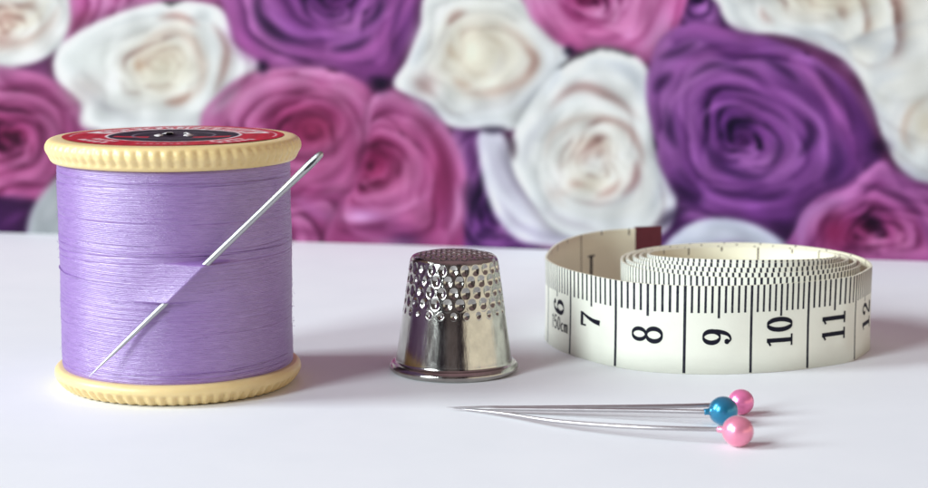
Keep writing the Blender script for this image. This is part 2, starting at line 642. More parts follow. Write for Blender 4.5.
F([(-60, 208), (34, 200), (32, 262), (-60, 262)], (80, 32, 96), 4)
S([(0, 226), (18, 216), (32, 208)], (120, 56, 132), 4)
F([(30, 214), (58, 176), (72, 178), (72, 262), (30, 262)], (166, 172, 178), 4)
S([(40, 222), (54, 206), (60, 190)], (196, 200, 206), 6, .7)
# white bloom behind the spool
fit([(56, 52), (77, 33), (116, 14), (162, 2), (199, 2), (224, 12), (235, 44), (259, 63), (253, 82), (222, 106), (200, 130), (90, 130), (80, 102), (56, 78)], (163, 64), P_WHITE, 35, P_CREAM, 30, 0.85)
B(88, 58, 26, 18, (232, 236, 234), .8)
B(84, 92, 18, 14, (206, 194, 192), .7)
S([(62, 82), (90, 86), (110, 92)], (212, 204, 200), 7, .6)
S([(126, 26), (112, 50), (112, 80), (128, 104), (150, 118)], (236, 239, 238), 7, .9)
S([(112, 34), (103, 58), (106, 84)], (206, 210, 206), 4, .6)
B(163, 66, 30, 28, CREAM, .85)
S([(138, 68), (140, 52), (156, 36), (178, 32), (196, 46), (203, 75), (194, 93), (166, 104)], (220, 186, 168), 5, .7)
S([(157, 19), (178, 16), (200, 27)], (200, 142, 132), 4.2, .95)
S([(162, 27), (180, 24), (197, 36)], (230, 222, 208), 3.5, .8)
S([(211, 22), (226, 45), (224, 69), (213, 96)], (193, 138, 128), 4.4, .95)
S([(203, 30), (213, 52), (212, 80), (200, 104)], (234, 238, 238), 4.5, .9)
S([(162, 103), (180, 101), (193, 92)], (204, 146, 126), 4.5, .95)
B(139, 66, 5, 6, (218, 180, 150), .9)
S([(176, 88), (188, 76), (192, 58)], (236, 232, 216), 5, .7)
S([(236, 50), (241, 70), (230, 96)], (238, 240, 242), 4, .9)
S([(245, 54), (247, 74), (236, 94)], (196, 184, 194), 2.2, .7)
S([(140, 112), (176, 114), (206, 100)], (236, 240, 240), 6, .8)
# purple bloom at the top
fit([(224, -60), (434, -60), (440, -10), (428, 22), (406, 50), (392, 82), (330, 78), (272, 66), (240, 46), (228, 20)], (336, 2), P_PLUM, 34, P_PUR, 34, 0.85)
S([(230, -12), (236, 34), (262, 58), (304, 74)], (196, 96, 182), 9, .9)
S([(256, -14), (260, 16), (281, 36), (312, 46)], (44, 22, 74), 6, .95)
S([(268, -10), (276, 14), (298, 32), (330, 38)], (158, 82, 176), 6, .8)
S([(330, 51), (356, 46), (373, 36)], (52, 24, 84), 4.6, .95)
S([(384, -6), (377, 14), (362, 27)], (52, 24, 84), 4.6, .95)
S([(300, -8), (319, 16), (341, 26), (368, 15), (376, -8)], (184, 104, 186), 4.5, .85)
S([(306, 30), (336, 38), (366, 32), (384, 14)], (172, 92, 184), 5, .85)
S([(284, 42), (309, 53), (339, 58), (371, 48), (390, 26), (398, -6)], (192, 98, 186), 6, .9)
S([(286, 56), (304, 63), (322, 66)], (104, 38, 108), 4, .8)
S([(402, -8), (396, 20), (388, 44)], (96, 40, 120), 4, .8)
S([(418, -8), (408, 28), (396, 66)], (156, 76, 172), 7, .8)
B(336, 4, 20, 9, (118, 48, 128), .8)
S([(318, 4), (336, 10), (354, 2)], (96, 36, 112), 3, .7)
# magenta bloom in the middle
fit([(200, 124), (216, 96), (250, 74), (310, 67), (352, 77), (374, 95), (380, 125), (374, 168), (346, 200), (300, 212), (250, 205), (215, 170)], (312, 130), P_MAG, 37, P_CRIM, 36, 0.85)
S([(228, 120), (238, 96), (262, 80), (300, 74)], (210, 120, 176), 9, .9)
S([(214, 108), (232, 92), (262, 66)], (150, 52, 108), 3.5, .8)
S([(262, 130), (278, 104), (310, 92), (344, 108), (354, 138)], (136, 46, 98), 7, .85)
S([(252, 136), (262, 104), (296, 84), (338, 90), (360, 116)], (202, 108, 166), 5, .8)
B(311, 130, 27, 21, (164, 46, 100), .95)
S(arc(312, 130, 22, 17, -200, 20), (122, 34, 82), 4.4, .85)
S(arc(312, 131, 15, 11, -160, 80), (192, 66, 124), 3.6, .85)
S(arc(313, 131, 9, 7, 0, 220), (128, 26, 76), 3.2, .85)
B(313, 129, 5, 4, (184, 58, 112), .4)
S([(276, 140), (300, 156), (328, 152), (344, 134)], (124, 40, 88), 5.5, .85)
S([(270, 152), (300, 168), (334, 162), (350, 138)], (202, 110, 164), 5, .85)
S([(359, 112), (363, 144), (350, 178), (318, 198)], (212, 132, 184), 6.5, .9)
S([(262, 172), (296, 184), (330, 176), (348, 158)], (150, 52, 108), 4, .7)
fit([(210, 188), (300, 200), (344, 196), (350, 262), (210, 262)], (262, 236), P_MAG, 28, None, 24, 1)
S([(292, 196), (318, 214), (340, 218)], (188, 106, 176), 6, .8)
S([(280, 226), (320, 234), (350, 232)], (146, 48, 112), 5, .8)
# second magenta bloom
fit([(374, 94), (396, 88), (426, 104), (451, 135), (466, 176), (464, 216), (450, 262), (330, 262), (338, 205), (354, 188), (364, 158), (368, 120)], (372, 164), P_MAG, 36, P_CRIM, 34, 0.85)
S([(396, 92), (430, 112), (452, 142), (464, 178), (460, 218), (444, 246)], (212, 136, 194), 8, .9)
S([(408, 110), (436, 140), (446, 178), (440, 206), (424, 222)], (144, 36, 90), 9, .9)
S([(374, 118), (400, 120), (422, 142), (428, 174), (412, 202)], (196, 86, 152), 6, .8)
S([(370, 130), (390, 124), (408, 136), (412, 160), (400, 182), (380, 196)], (208, 106, 166), 5, .85)
B(374, 163, 20, 22, (158, 36, 98), .9)
S(arc(372, 163, 14, 17, 150, 360), (112, 26, 72), 4.6, .9)
S(arc(374, 164, 20, 24, -60, 120), (134, 32, 84), 5, .85)
S(arc(373, 165, 8, 9, -40, 160), (188, 62, 122), 3.2, .85)
B(370, 166, 4, 5, (104, 22, 66), .9)
S([(350, 190), (372, 204), (402, 198), (424, 180)], (180, 72, 142), 6, .8)
B(362, 217, 18, 6, (206, 158, 210), .9)
S([(336, 206), (356, 210), (384, 218), (408, 214)], (190, 112, 184), 4, .7)
S([(340, 230), (372, 228), (404, 226), (424, 232)], (132, 44, 112), 6, .8)
B(404, 240, 16, 8, (78, 30, 92), .8)
B(381, 85, 8, 8, (44, 22, 66), .95)
S([(366, 77), (382, 82), (392, 80)], (48, 22, 70), 4, .9)
B(263, 67, 5, 6, (46, 22, 70), .95)
B(390, 244, 26, 5, (190, 196, 206), .4)
# gap with purple petals
S([(468, 178), (474, 204), (488, 222)], (40, 20, 64), 9, .95)
S([(482, 240), (500, 208), (522, 220), (548, 240)], (132, 60, 158), 8, .9)
S([(470, 246), (486, 232), (498, 238)], (54, 24, 84), 6, .9)
S([(500, 246), (520, 236), (544, 248)], (92, 34, 122), 5, .9)
S([(470, 140), (474, 160), (470, 180)], (126, 52, 140), 6, .8)
# white bloom, upper middle
fit([(430, -8), (420, 28), (407, 60), (394, 86), (428, 104), (450, 126), (484, 129), (520, 129), (540, 106), (562, 78), (570, 52), (562, 32), (530, 4), (500, -12)], (480, 52), P_WHITE, 40, P_CREAM, 30, 0.85)
S([(428, 10), (418, 44), (424, 78), (450, 104)], (228, 233, 240), 8, .8)
S([(438, 10), (432, 40), (440, 72)], (204, 210, 220), 4, .6)
B(480, 52, 44, 38, (236, 228, 206), .95)
B(478, 50, 20, 18, (238, 233, 216), .8)
S([(496, 22), (518, 37), (535, 59), (528, 76), (507, 89), (478, 94), (452, 84)], (212, 168, 152), 5.5, .8)
S([(524, 46), (535, 60), (526, 78)], (204, 150, 136), 4, .8)
S([(447, 26), (455, 16), (467, 11)], (206, 154, 142), 4, .9)
S([(448, 42), (452, 54), (460, 58)], (222, 194, 166), 4, .9)
S([(452, 76), (460, 83), (474, 86)], (222, 186, 162), 4, .8)
S([(486, 78), (500, 66), (504, 46)], (226, 224, 222), 5, .7)
S([(512, 20), (536, 36), (550, 60), (540, 86), (516, 104), (480, 110), (450, 102)], (232, 236, 244), 7, .9)
B(425, 84, 12, 11, (192, 164, 162), .8)
S([(414, 78), (430, 92), (440, 98)], (184, 150, 148), 4, .6)
S([(520, 110), (534, 98), (546, 84)], (196, 202, 214), 5, .7)
S([(440, 112), (470, 120), (512, 120)], (206, 211, 222), 5, .7)
# pink bloom, top middle right
fit([(524, -40), (527, 10), (545, 32), (562, 46), (582, 52), (628, 58), (656, 66), (674, 40), (680, -40)], (592, 0), P_PINK, 33, None, 30, 0.85)
S([(530, -6), (548, 24), (580, 42), (616, 46)], (222, 112, 180), 7, .9)
S([(542, -10), (562, 24), (600, 34), (632, 18), (640, -10)], (226, 124, 188), 6, .9)
S([(552, -4), (572, 16), (602, 22), (622, 6)], (172, 42, 118), 6, .9)
S([(566, -4), (586, 10), (606, 6)], (206, 84, 154), 4, .85)
B(586, 0, 14, 6, (152, 30, 98), .8)
S([(634, 56), (658, 34), (668, 2)], (220, 158, 214), 10, .95)
S([(624, 48), (644, 30), (652, 4)], (180, 66, 140), 4, .7)
B(569, 51, 5, 5, (34, 20, 58), .95)
# white bloom, lower middle
F([(478, 134), (500, 131), (518, 152), (528, 182), (562, 208), (596, 244), (530, 244), (500, 222), (484, 182)], (206, 205, 222), 4)
S([(484, 140), (492, 182), (514, 214), (556, 240)], (226, 228, 238), 8, .95)
S([(500, 140), (510, 168), (524, 194)], (178, 170, 196), 7, .8)
S([(496, 196), (516, 222), (548, 242)], (184, 172, 204), 3, .9)
S([(524, 200), (546, 220), (580, 238)], (214, 206, 218), 6, .9)
S([(508, 164), (524, 192), (560, 222)], (176, 160, 190), 5, .8)
fit([(568, 60), (602, 47), (638, 58), (654, 84), (658, 118), (656, 148), (672, 172), (676, 208), (662, 234), (610, 246), (560, 232), (538, 210), (514, 172), (512, 138), (530, 104), (550, 78)], (596, 164), P_WHITE, 41, P_CREAM, 36, 0.85)
S([(570, 66), (604, 60), (634, 76), (642, 104)], (210, 216, 226), 9, .7)
S([(548, 112), (566, 93), (586, 87), (612, 98), (640, 120)], (196, 142, 138), 5.4, .95)
S([(532, 150), (544, 122), (570, 104), (600, 104), (632, 122), (646, 150)], (232, 237, 239), 6.5, .95)
S([(524, 168), (526, 144), (540, 120)], (230, 234, 238), 6, .8)
S([(544, 160), (554, 132), (584, 118), (612, 122)], (212, 186, 174), 4, .7)
S([(594, 114), (626, 127), (641, 152), (642, 170)], (200, 152, 144), 4, .9)
S([(560, 148), (580, 130), (608, 132), (628, 152)], (230, 232, 230), 5, .9)
S([(566, 152), (586, 142), (602, 146)], (216, 196, 182), 3, .7)
B(594, 163, 14, 11, (228, 231, 229), .9)
B(590, 184, 18, 8, (232, 222, 204), .9)
S([(637, 158), (635, 182), (620, 198)], (178, 106, 108), 4.2, .95)
S([(622, 178), (612, 190), (594, 198)], (204, 146, 136), 4, .8)
B(576, 184, 8, 4, (212, 166, 152), .5)
B(561, 193, 8, 4, (218, 184, 172), .4)
S([(550, 196), (580, 206), (614, 208), (638, 194)], (230, 234, 236), 6, .9)
S([(532, 188), (550, 212), (590, 224), (640, 220)], (222, 226, 234), 7, .8)
S([(538, 206), (566, 222), (600, 230)], (196, 186, 202), 4, .7)
S([(652, 152), (662, 182), (650, 214)], (190, 196, 212), 5, .8)
S([(660, 168), (670, 194), (662, 222)], (226, 230, 238), 5, .8)
S([(500, 128), (511, 142), (514, 162)], (86, 46, 78), 4, .95)
S([(478, 129), (494, 130), (508, 128)], (40, 22, 66), 3.5, .95)
# large white bloom at the upper right
fit([(722, -40), (720, 8), (738, 31), (775, 34), (802, 40), (846, 62), (870, 100), (884, 140), (905, 172), (960, 196), (1060, 150), (1060, -60)], (834, 2), P_WHITE, 38, P_CREAM, 32, 0.95)
B(832, 2, 46, 12, (232, 226, 206), .9)
S([(760, 6), (765, 18), (776, 24)], (206, 152, 146), 3.4, .8)
S([(736, 4), (760, 24), (800, 30), (850, 22), (890, 0)], (232, 236, 236), 7, .9)
S([(780, 18), (820, 20), (860, 8)], (212, 204, 192), 4, .7)
S([(800, 42), (840, 44), (880, 30), (930, 18)], (190, 196, 206), 5, .7, 1)
S([(838, 62), (870, 70), (900, 58), (940, 50)], (226, 230, 234), 8, .8)
S([(862, 92), (884, 120), (894, 154)], (196, 202, 214), 7, .7)
S([(880, 84), (900, 110), (904, 150)], (228, 232, 236), 7, .8)
S([(930, 96), (910, 112), (904, 136), (914, 154)], (214, 176, 152), 4, .8)
B(926, 124, 14, 20, (232, 222, 200), .9)
S([(896, 160), (916, 176), (940, 180)], (196, 206, 222), 7, .8)
# large purple bloom
fit([(660, 40), (690, 24), (730, 30), (776, 40), (818, 60), (848, 84), (864, 112), (880, 152), (876, 184), (846, 208), (800, 228), (740, 218), (688, 206), (662, 172), (652, 130), (646, 84)], (743, 139), P_PUR, 43, P_PUR, 44, 0.8)
S([(664, 42), (690, 30), (730, 34), (770, 44)], (168, 82, 172), 7, .85)
S([(656, 58), (678, 52), (700, 40)], (60, 24, 86), 5, .8)
S([(652, 104), (664, 82), (690, 62), (724, 50), (766, 48)], (172, 92, 182), 6, .9)
S([(654, 96), (660, 84), (674, 72)], (58, 24, 88), 6, .9)
S([(700, 46), (740, 56), (780, 62)], (84, 32, 106), 4, .7)
S([(762, 58), (784, 70), (800, 84)], (60, 24, 88), 4.6, .9)
S([(662, 140), (674, 98), (714, 71), (752, 70), (784, 96), (819, 124), (824, 168), (802, 202)], (168, 90, 182), 6, .95)
S([(688, 78), (716, 66), (746, 72), (770, 84)], (62, 26, 92), 4.4, .9)
S([(667, 104), (670, 132), (678, 150)], (46, 20, 76), 6, .95)
S([(682, 120), (696, 90), (738, 80), (780, 104), (808, 136), (804, 168)], (160, 80, 176), 6, .9)
S([(690, 106), (714, 96), (748, 98)], (106, 44, 132), 4.5, .8)
S([(806, 116), (811, 138), (797, 158)], (48, 20, 78), 6, .95)
S([(696, 134), (704, 114), (728, 104), (756, 110), (780, 132), (784, 156), (766, 174), (730, 180), (704, 168)], (162, 84, 178), 4.8, .9)
S([(706, 124), (709, 150), (728, 170), (758, 177), (780, 164)], (60, 24, 94), 5, .9)
S([(776, 132), (780, 150), (770, 166)], (66, 28, 100), 4, .85)
S([(716, 136), (724, 120), (748, 116), (766, 134), (764, 154), (744, 164)], (150, 74, 166), 4, .85)
S([(718, 142), (724, 158), (742, 164)], (80, 32, 108), 4, .85)
B(743, 140, 11, 11, (96, 38, 118), .85)
S(arc(743, 140, 10, 9, -180, 60), (152, 70, 164), 2.8, .8)
B(743, 141, 4, 4, (88, 30, 106), .8)
S([(686, 164), (704, 190), (738, 204), (780, 202), (806, 184)], (156, 80, 178), 7, .9)
S([(740, 194), (768, 197), (794, 188)], (78, 32, 108), 4.6, .9)
S([(676, 166), (684, 190), (706, 206)], (46, 20, 76), 11, .95)
S([(700, 206), (740, 214), (790, 214), (812, 204)], (144, 68, 166), 6, .85)
S([(776, 50), (810, 74), (834, 110), (856, 146), (864, 180)], (164, 78, 168), 9, .9)
S([(812, 60), (834, 92), (852, 118)], (92, 36, 104), 4, .85)
S([(800, 84), (822, 104), (832, 130)], (104, 42, 132), 5, .7)
S([(833, 138), (838, 164), (824, 188)], (64, 28, 96), 9, .92)
S([(812, 204), (834, 196), (852, 188)], (146, 66, 158), 7, .8)
S([(848, 84), (866, 108), (876, 134)], (156, 88, 160), 5, .8)
B(880, 147, 10, 8, (62, 26, 78), .9)
# pale petal under the purple bloom
F([(664, 246), (690, 224), (722, 218), (758, 226), (790, 248), (786, 270), (660, 270)], (196, 201, 220), 3.5)
S([(676, 240), (710, 232), (744, 238)], (214, 218, 232), 5, .8)
S([(690, 252), (730, 244), (766, 252)], (166, 140, 190), 4, .8)
S([(656, 232), (672, 216), (690, 208)], (40, 18, 68), 7, .9)
S([(770, 222), (790, 234), (800, 250)], (58, 24, 82), 8, .9)
# magenta bloom, lower right corner
fit([(794, 275), (797, 226), (815, 200), (845, 186), (864, 172), (884, 160), (908, 178), (1000, 205), (1010, 280)], (868, 232), P_PLUM, 42, P_CRIM, 32, 0.85)
S([(870, 174), (892, 178), (920, 200)], (176, 92, 172), 9, .85)
S([(858, 184), (896, 196), (926, 218)], (98, 34, 98), 4.5, .9)
S([(800, 256), (804, 222), (822, 206), (850, 198)], (190, 136, 204), 6, .92)
B(834, 232, 17, 18, (166, 42, 106), .92)
S([(822, 246), (824, 224), (842, 212)], (124, 32, 92), 4, .8)
S([(840, 212), (866, 203), (890, 214), (900, 236)], (110, 34, 92), 5, .85)
S([(846, 206), (872, 196), (898, 208), (912, 236), (910, 258)], (186, 94, 168), 5, .9)
S([(860, 214), (876, 224), (880, 240)], (44, 18, 56), 7, .95)
S([(848, 224), (862, 236), (866, 254)], (184, 76, 144), 5, .85)
S([(884, 216), (892, 236), (888, 256)], (168, 66, 138), 5, .85)
S([(840, 256), (852, 246), (858, 258)], (110, 28, 84), 5, .8)
S([(914, 212), (930, 232), (936, 258)], (116, 42, 118), 6, .8)

# finer folds and petal rims
for args in (
        ([(522, 170), (530, 140), (552, 112)], (196, 196, 208), 6, .6), ([(546, 200), (560, 180), (556, 158)], (205, 196, 196), 4, .6),
        ([(600, 206), (628, 196), (644, 172)], (196, 198, 210), 5, .6), ([(606, 60), (636, 78), (644, 108)], (190, 198, 212), 6, .6),
        ([(566, 70), (590, 76), (616, 84)], (232, 236, 240), 6, .6), ([(486, 142), (500, 180), (520, 206)], (188, 180, 206), 4, .6),
        ([(520, 222), (548, 236), (580, 240)], (170, 160, 196), 4, .5), ([(556, 172), (574, 156), (598, 150), (618, 160)], (212, 190, 182), 3, .6),
        ([(570, 200), (596, 204), (622, 200)], (206, 178, 176), 3, .6), ([(546, 178), (552, 196), (570, 208)], (222, 206, 200), 4, .6),
        ([(404, 70), (418, 52), (426, 28)], (196, 204, 218), 5, .6), ([(470, 104), (500, 100), (524, 86)], (208, 204, 206), 5, .6),
        ([(460, 30), (480, 18), (500, 24)], (228, 220, 210), 5, .7), ([(440, 60), (442, 40), (452, 28)], (205, 200, 200), 4, .5),
        ([(404, 88), (426, 108), (452, 122)], (190, 190, 208), 5, .6), ([(540, 100), (556, 78), (564, 52)], (190, 198, 214), 5, .6),
        ([(462, 64), (474, 74), (490, 70)], (222, 204, 182), 3, .7), ([(470, 34), (490, 36), (504, 52), (500, 68)], (224, 208, 188), 3.5, .7),
        ([(66, 62), (84, 44), (112, 26)], (236, 240, 240), 6, .8), ([(72, 80), (100, 104), (140, 122)], (196, 196, 204), 5, .6),
        ([(96, 96), (110, 70), (124, 46)], (204, 202, 200), 5, .5), ([(206, 118), (228, 98), (244, 80)], (192, 194, 204), 5, .6),
        ([(196, 22), (220, 20), (232, 40)], (232, 236, 238), 4, .8), ([(150, 52), (164, 46), (182, 54), (186, 72)], (220, 204, 184), 3.5, .7),
        ([(148, 80), (160, 90), (176, 86)], (222, 206, 186), 3.5, .7), ([(218, 30), (234, 52), (230, 84)], (204, 196, 200), 3, .6),
        ([(730, 6), (756, 0), (780, 4)], (202, 202, 206), 5, .6), ([(776, 34), (820, 36), (850, 54)], (184, 190, 206), 5, .6),
        ([(870, 100), (880, 80), (910, 70)], (194, 202, 216), 6, .6), ([(846, 30), (880, 46), (930, 40)], (200, 207, 219), 8, .6),
        ([(886, 150), (894, 120), (906, 96)], (206, 204, 206), 5, .6), ([(905, 20), (880, 60), (868, 86)], (204, 211, 222), 7, .5),
        ([(222, 130), (232, 104), (256, 86)], (222, 150, 196), 4, .7), ([(300, 94), (336, 96), (352, 118)], (212, 128, 180), 3, .7),
        ([(286, 150), (312, 162), (336, 156)], (172, 66, 126), 3, .7), ([(240, 150), (262, 176), (300, 190)], (198, 108, 168), 6, .7),
        ([(344, 186), (360, 160), (364, 130)], (136, 46, 104), 3, .7), ([(330, 84), (356, 90), (372, 106)], (214, 140, 188), 4, .7),
        ([(226, 180), (260, 196), (300, 204)], (136, 42, 100), 4, .6), ([(288, 118), (306, 108), (328, 114)], (196, 84, 142), 2.6, .7),
        ([(384, 96), (410, 106), (436, 130)], (204, 106, 166), 5, .6), ([(430, 150), (438, 180), (430, 210)], (168, 50, 110), 4, .7),
        ([(392, 140), (402, 156), (394, 176)], (158, 44, 104), 3, .7), ([(356, 196), (380, 210), (410, 206), (434, 190)], (210, 130, 190), 4, .7),
        ([(344, 236), (380, 238), (420, 240)], (170, 80, 150), 4, .6), ([(456, 180), (458, 212), (448, 236)], (226, 172, 216), 3.5, .7),
        ([(418, 128), (432, 154), (434, 190)], (206, 110, 168), 3, .7), ([(362, 176), (374, 186), (390, 184)], (122, 30, 78), 3, .7),
        ([(540, 14), (556, 36), (590, 50)], (180, 64, 138), 4, .6), ([(616, 44), (636, 36), (650, 14)], (230, 150, 204), 4, .7),
        ([(640, 62), (660, 52), (672, 30)], (186, 110, 180), 4, .6), ([(570, 30), (600, 40), (628, 32)], (176, 56, 132), 3, .6),
        ([(10, 84), (44, 90), (66, 112)], (136, 42, 100), 4, .7), ([(30, 108), (52, 128), (50, 156)], (208, 120, 176), 4, .7),
        ([(0, 196), (30, 196), (56, 180)], (200, 110, 170), 4, .6), ([(0, 108), (20, 104), (36, 114)], (206, 110, 170), 4, .6),
        ([(64, 104), (76, 130), (72, 160)], (132, 42, 100), 3.5, .6), ([(812, 240), (816, 220), (832, 206)], (206, 150, 206), 3, .6),
        ([(850, 242), (868, 250), (884, 246)], (116, 32, 90), 4, .7), ([(900, 186), (924, 206), (930, 240)], (196, 116, 186), 4, .6),
        ([(262, -10), (268, 14), (290, 30)], (186, 108, 194), 3, .8), ([(326, 44), (352, 40), (370, 30)], (196, 120, 200), 3, .7),
        ([(250, 40), (280, 58), (320, 68)], (214, 130, 200), 4, .6), ([(414, 0), (402, 34), (390, 70)], (116, 50, 138), 4, .6),
        ([(310, 2), (326, 20), (344, 22), (362, 8)], (92, 34, 110), 3, .7), ([(664, 130), (676, 96), (714, 69), (750, 68)], (196, 128, 206), 2.8, .75),
        ([(784, 94), (820, 122), (825, 166)], (192, 124, 204), 2.8, .75), ([(684, 116), (698, 89), (738, 79), (778, 102)], (186, 112, 198), 2.6, .75),
        ([(698, 132), (706, 112), (730, 103), (756, 109)], (184, 110, 196), 2.4, .75), ([(690, 176), (712, 196), (744, 206), (784, 202)], (182, 106, 198), 3.2, .7),
        ([(782, 52), (812, 76), (836, 112), (856, 146)], (192, 112, 194), 3.2, .75), ([(790, 120), (798, 148), (782, 174)], (178, 104, 192), 3, .7),
        ([(700, 186), (734, 194), (770, 186)], (72, 30, 102), 4, .7), ([(664, 150), (676, 176), (698, 194)], (150, 76, 172), 4, .7),
        ([(840, 120), (852, 152), (846, 182)], (110, 44, 128), 5, .7), ([(678, 60), (716, 46), (760, 50)], (92, 38, 116), 3, .6)):
    S(*args)
# unevenness of the printed petals
gy_, gx_ = np.mgrid[Y0:Y1, X0:X1].astype(float)
tex = np.zeros(gx_.shape)
for q in range(26):
    fr_ = rng.uniform(0.03, 0.22); an_ = rng.uniform(0, 2 * PI)
    tex += np.sin(fr_ * (gx_ * math.cos(an_) + gy_ * math.sin(an_)) + 1.5 * np.sin(gx_ / rng.uniform(18, 60) + rng.uniform(0, 6)) + rng.uniform(0, 6)) / 26
CAN *= (1 + 0.20 * tex)[..., None]
lum_ = CAN @ np.array([.3, .55, .15])
det_ = (lum_ - blur(lum_, 7.0)) / (lum_ + 40)
CAN = blur(np.clip(CAN * (1 + np.clip(0.75 * det_, -0.22, 0.16))[..., None], 4, 246), 1.7)
CAN *= np.array([1.012, 0.998, 0.985])
lum_ = (CAN @ np.array([.3, .55, .15]))[..., None]
CAN = 255 * (np.clip(CAN + 0.19 * (lum_ - CAN), 0, 250) / 255) ** 1.13

# the card: from the left, farther end of its foot line to the right, nearer end
PL, PR = at(0, 232.5, 0), at(925, 261.5, 0)
dirv = (PR - PL) / np.linalg.norm(PR - PL)
nrm = np.array([dirv[1], -dirv[0], 0.0])
if nrm[1] > 0:
    nrm = -nrm
LEN = np.linalg.norm(PR - PL)
s = np.linspace(-40, LEN + 45, 640)
z = np.linspace(0.0, 88, 250)
SS, ZZ = np.meshgrid(s, z)
bow = 0.25 * np.sin(SS / 37.0) * (ZZ / 88) + 0.15 * np.sin(SS / 19 + ZZ / 30)
PT = PL + SS[..., None] * dirv + bow[..., None] * nrm
PT[..., 2] = ZZ
front = PT.reshape(-1, 3)
n0 = len(front)
qx, qy = pixel(front)
ix = np.clip(qx - X0 - .5, 0, X1 - X0 - 1.001)
iy = np.clip(qy - Y0 - .5, 0, Y1 - Y0 - 1.001)
jx, jy = ix.astype(int), iy.astype(int)
jx2, jy2 = np.minimum(jx + 1, X1 - X0 - 1), np.minimum(jy + 1, Y1 - Y0 - 1)
fx, fy = (ix - jx)[:, None], (iy - jy)[:, None]
colr = (CAN[jy, jx] * (1 - fx) * (1 - fy) + CAN[jy, jx2] * fx * (1 - fy)
        + CAN[jy2, jx] * (1 - fx) * fy + CAN[jy2, jx2] * fx * fy)
PRINT_GAIN = 0.66
colr = np.clip(lin(colr) * PRINT_GAIN, 0, 0.92)
fcs = [tuple(f) for f in grid_faces(250, 640)]
# thickness: a plain back sheet and the four edges
nz, ns = 250, 640
cor = [0, ns - 1, nz * ns - 1, (nz - 1) * ns]
bk = front[cor] - nrm * 1.2
verts = np.vstack([front, bk])
a, b, c, d = n0, n0 + 1, n0 + 2, n0 + 3
fcs.append((a, d, c, b))
fcs.append(tuple(range(0, ns)) + (b, a))
fcs.append(tuple((nz - 1) * ns + k for k in range(ns - 1, -1, -1)) + (d, c))
fcs.append(tuple(k * ns for k in range(nz - 1, -1, -1)) + (a, d))
fcs.append(tuple(k * ns + ns - 1 for k in range(nz)) + (c, b))
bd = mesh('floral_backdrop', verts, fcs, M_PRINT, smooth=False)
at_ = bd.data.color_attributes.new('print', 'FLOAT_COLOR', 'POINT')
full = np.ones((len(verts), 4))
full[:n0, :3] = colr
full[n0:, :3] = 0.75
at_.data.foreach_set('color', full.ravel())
bd['label'] = 'printed backdrop of purple, magenta and white roses standing behind the white table'
bd['category'] = 'backdrop'

# ------------------------------------------------------------------ spool of thread
SC = np.array([-42.9, 280.3, 0.0])      # foot of the spool
RT = 17.2                               # wound radius
Z_LO, Z_HI = 2.9, 33.9
spool = thing('thread_spool', 'cream plastic spool wound with lavender thread, red label on top', 'spool', SC)

NR = 69


def flange(name, prof, ribz0, ribz1, amp, twist):
    P = smooth_line(prof, 0.09)
    na = 828
    A = np.linspace(0, 2 * PI, na, endpoint=False)
    r = P[:, 0][:, None] * np.ones(na)
    zz = P[:, 1][:, None] * np.ones(na)
    w = np.clip((zz - ribz0) / 0.5, 0, 1) * np.clip((ribz1 - zz) / 0.5, 0, 1) * np.clip((r - 15.5) / 1.0, 0, 1)
    ph = (A[None, :] + twist * zz) * NR
    rib = (0.5 + 0.5 * np.cos(ph)) ** 0.7
    r = r - amp * w * (1 - rib) + 0.04 * np.sin(3 * A + 1)[None, :]
    V = np.stack([SC[0] + r * np.sin(A), SC[1] - r * np.cos(A), zz], -1).reshape(-1, 3)
    return mesh(name, V, grid_faces(len(P), na, wrap_m=True), M_CREAM, spool)


lower = [(4.0, 0.35), (10, 0.3), (15.6, 0.1), (16.8, 0.15), (17.6, 0.75), (18.25, 1.75), (18.3, 2.5), (17.95, 3.0), (17.3, 3.2), (15.0, 3.1), (11, 3.0)]
upper = [(11, 33.6), (15.5, 33.55), (17.4, 33.5), (17.95, 33.75), (18.35, 34.5), (18.75, 35.3), (18.7, 36.1), (18.2, 36.75), (17.3, 37.0), (15, 37.02), (10, 37.0), (4.2, 37.0), (3.4, 36.7), (3.2, 36.0)]
flange('flange', lower, -1.0, 1.9, 0.42, 0.003)
flange('flange', upper, 33.9, 36.75, 0.22, 0.005)
# hollow core tube with its bore
A = np.linspace(0, 2 * PI, 64, endpoint=False)
ring = [(3.3, 0.5), (3.3, 36.4), (4.6, 36.4), (12.0, 33.2), (12.0, 3.5), (4.6, 0.5)]
V = np.vstack([np.stack([SC[0] + r * np.sin(A), SC[1] - r * np.cos(A), 0 * A + zz], -1) for r, zz in ring])
mesh('core', V, grid_faces(6, 64, wrap_m=True, wrap_n=True), M_CREAM, spool, smooth=False)

# --- needle line first (the thread is lifted by it)
NAZ = math.radians(4.0)
nn = np.array([math.sin(NAZ), -math.cos(NAZ), 0])
D0 = RT + 0.28


def on_needle(px, py):
    dv = ray(px, py)
    o = np.array([0, 0, CAM_H])
    t_ = (D0 - nn @ (o - SC)) / (nn @ dv)
    return o + dv * t_


N_EYE, N_TIP = on_needle(322.5, 152.5), on_needle(88, 377.5)
N_UP, N_LOW = on_needle(206, 262), on_needle(164, 305)

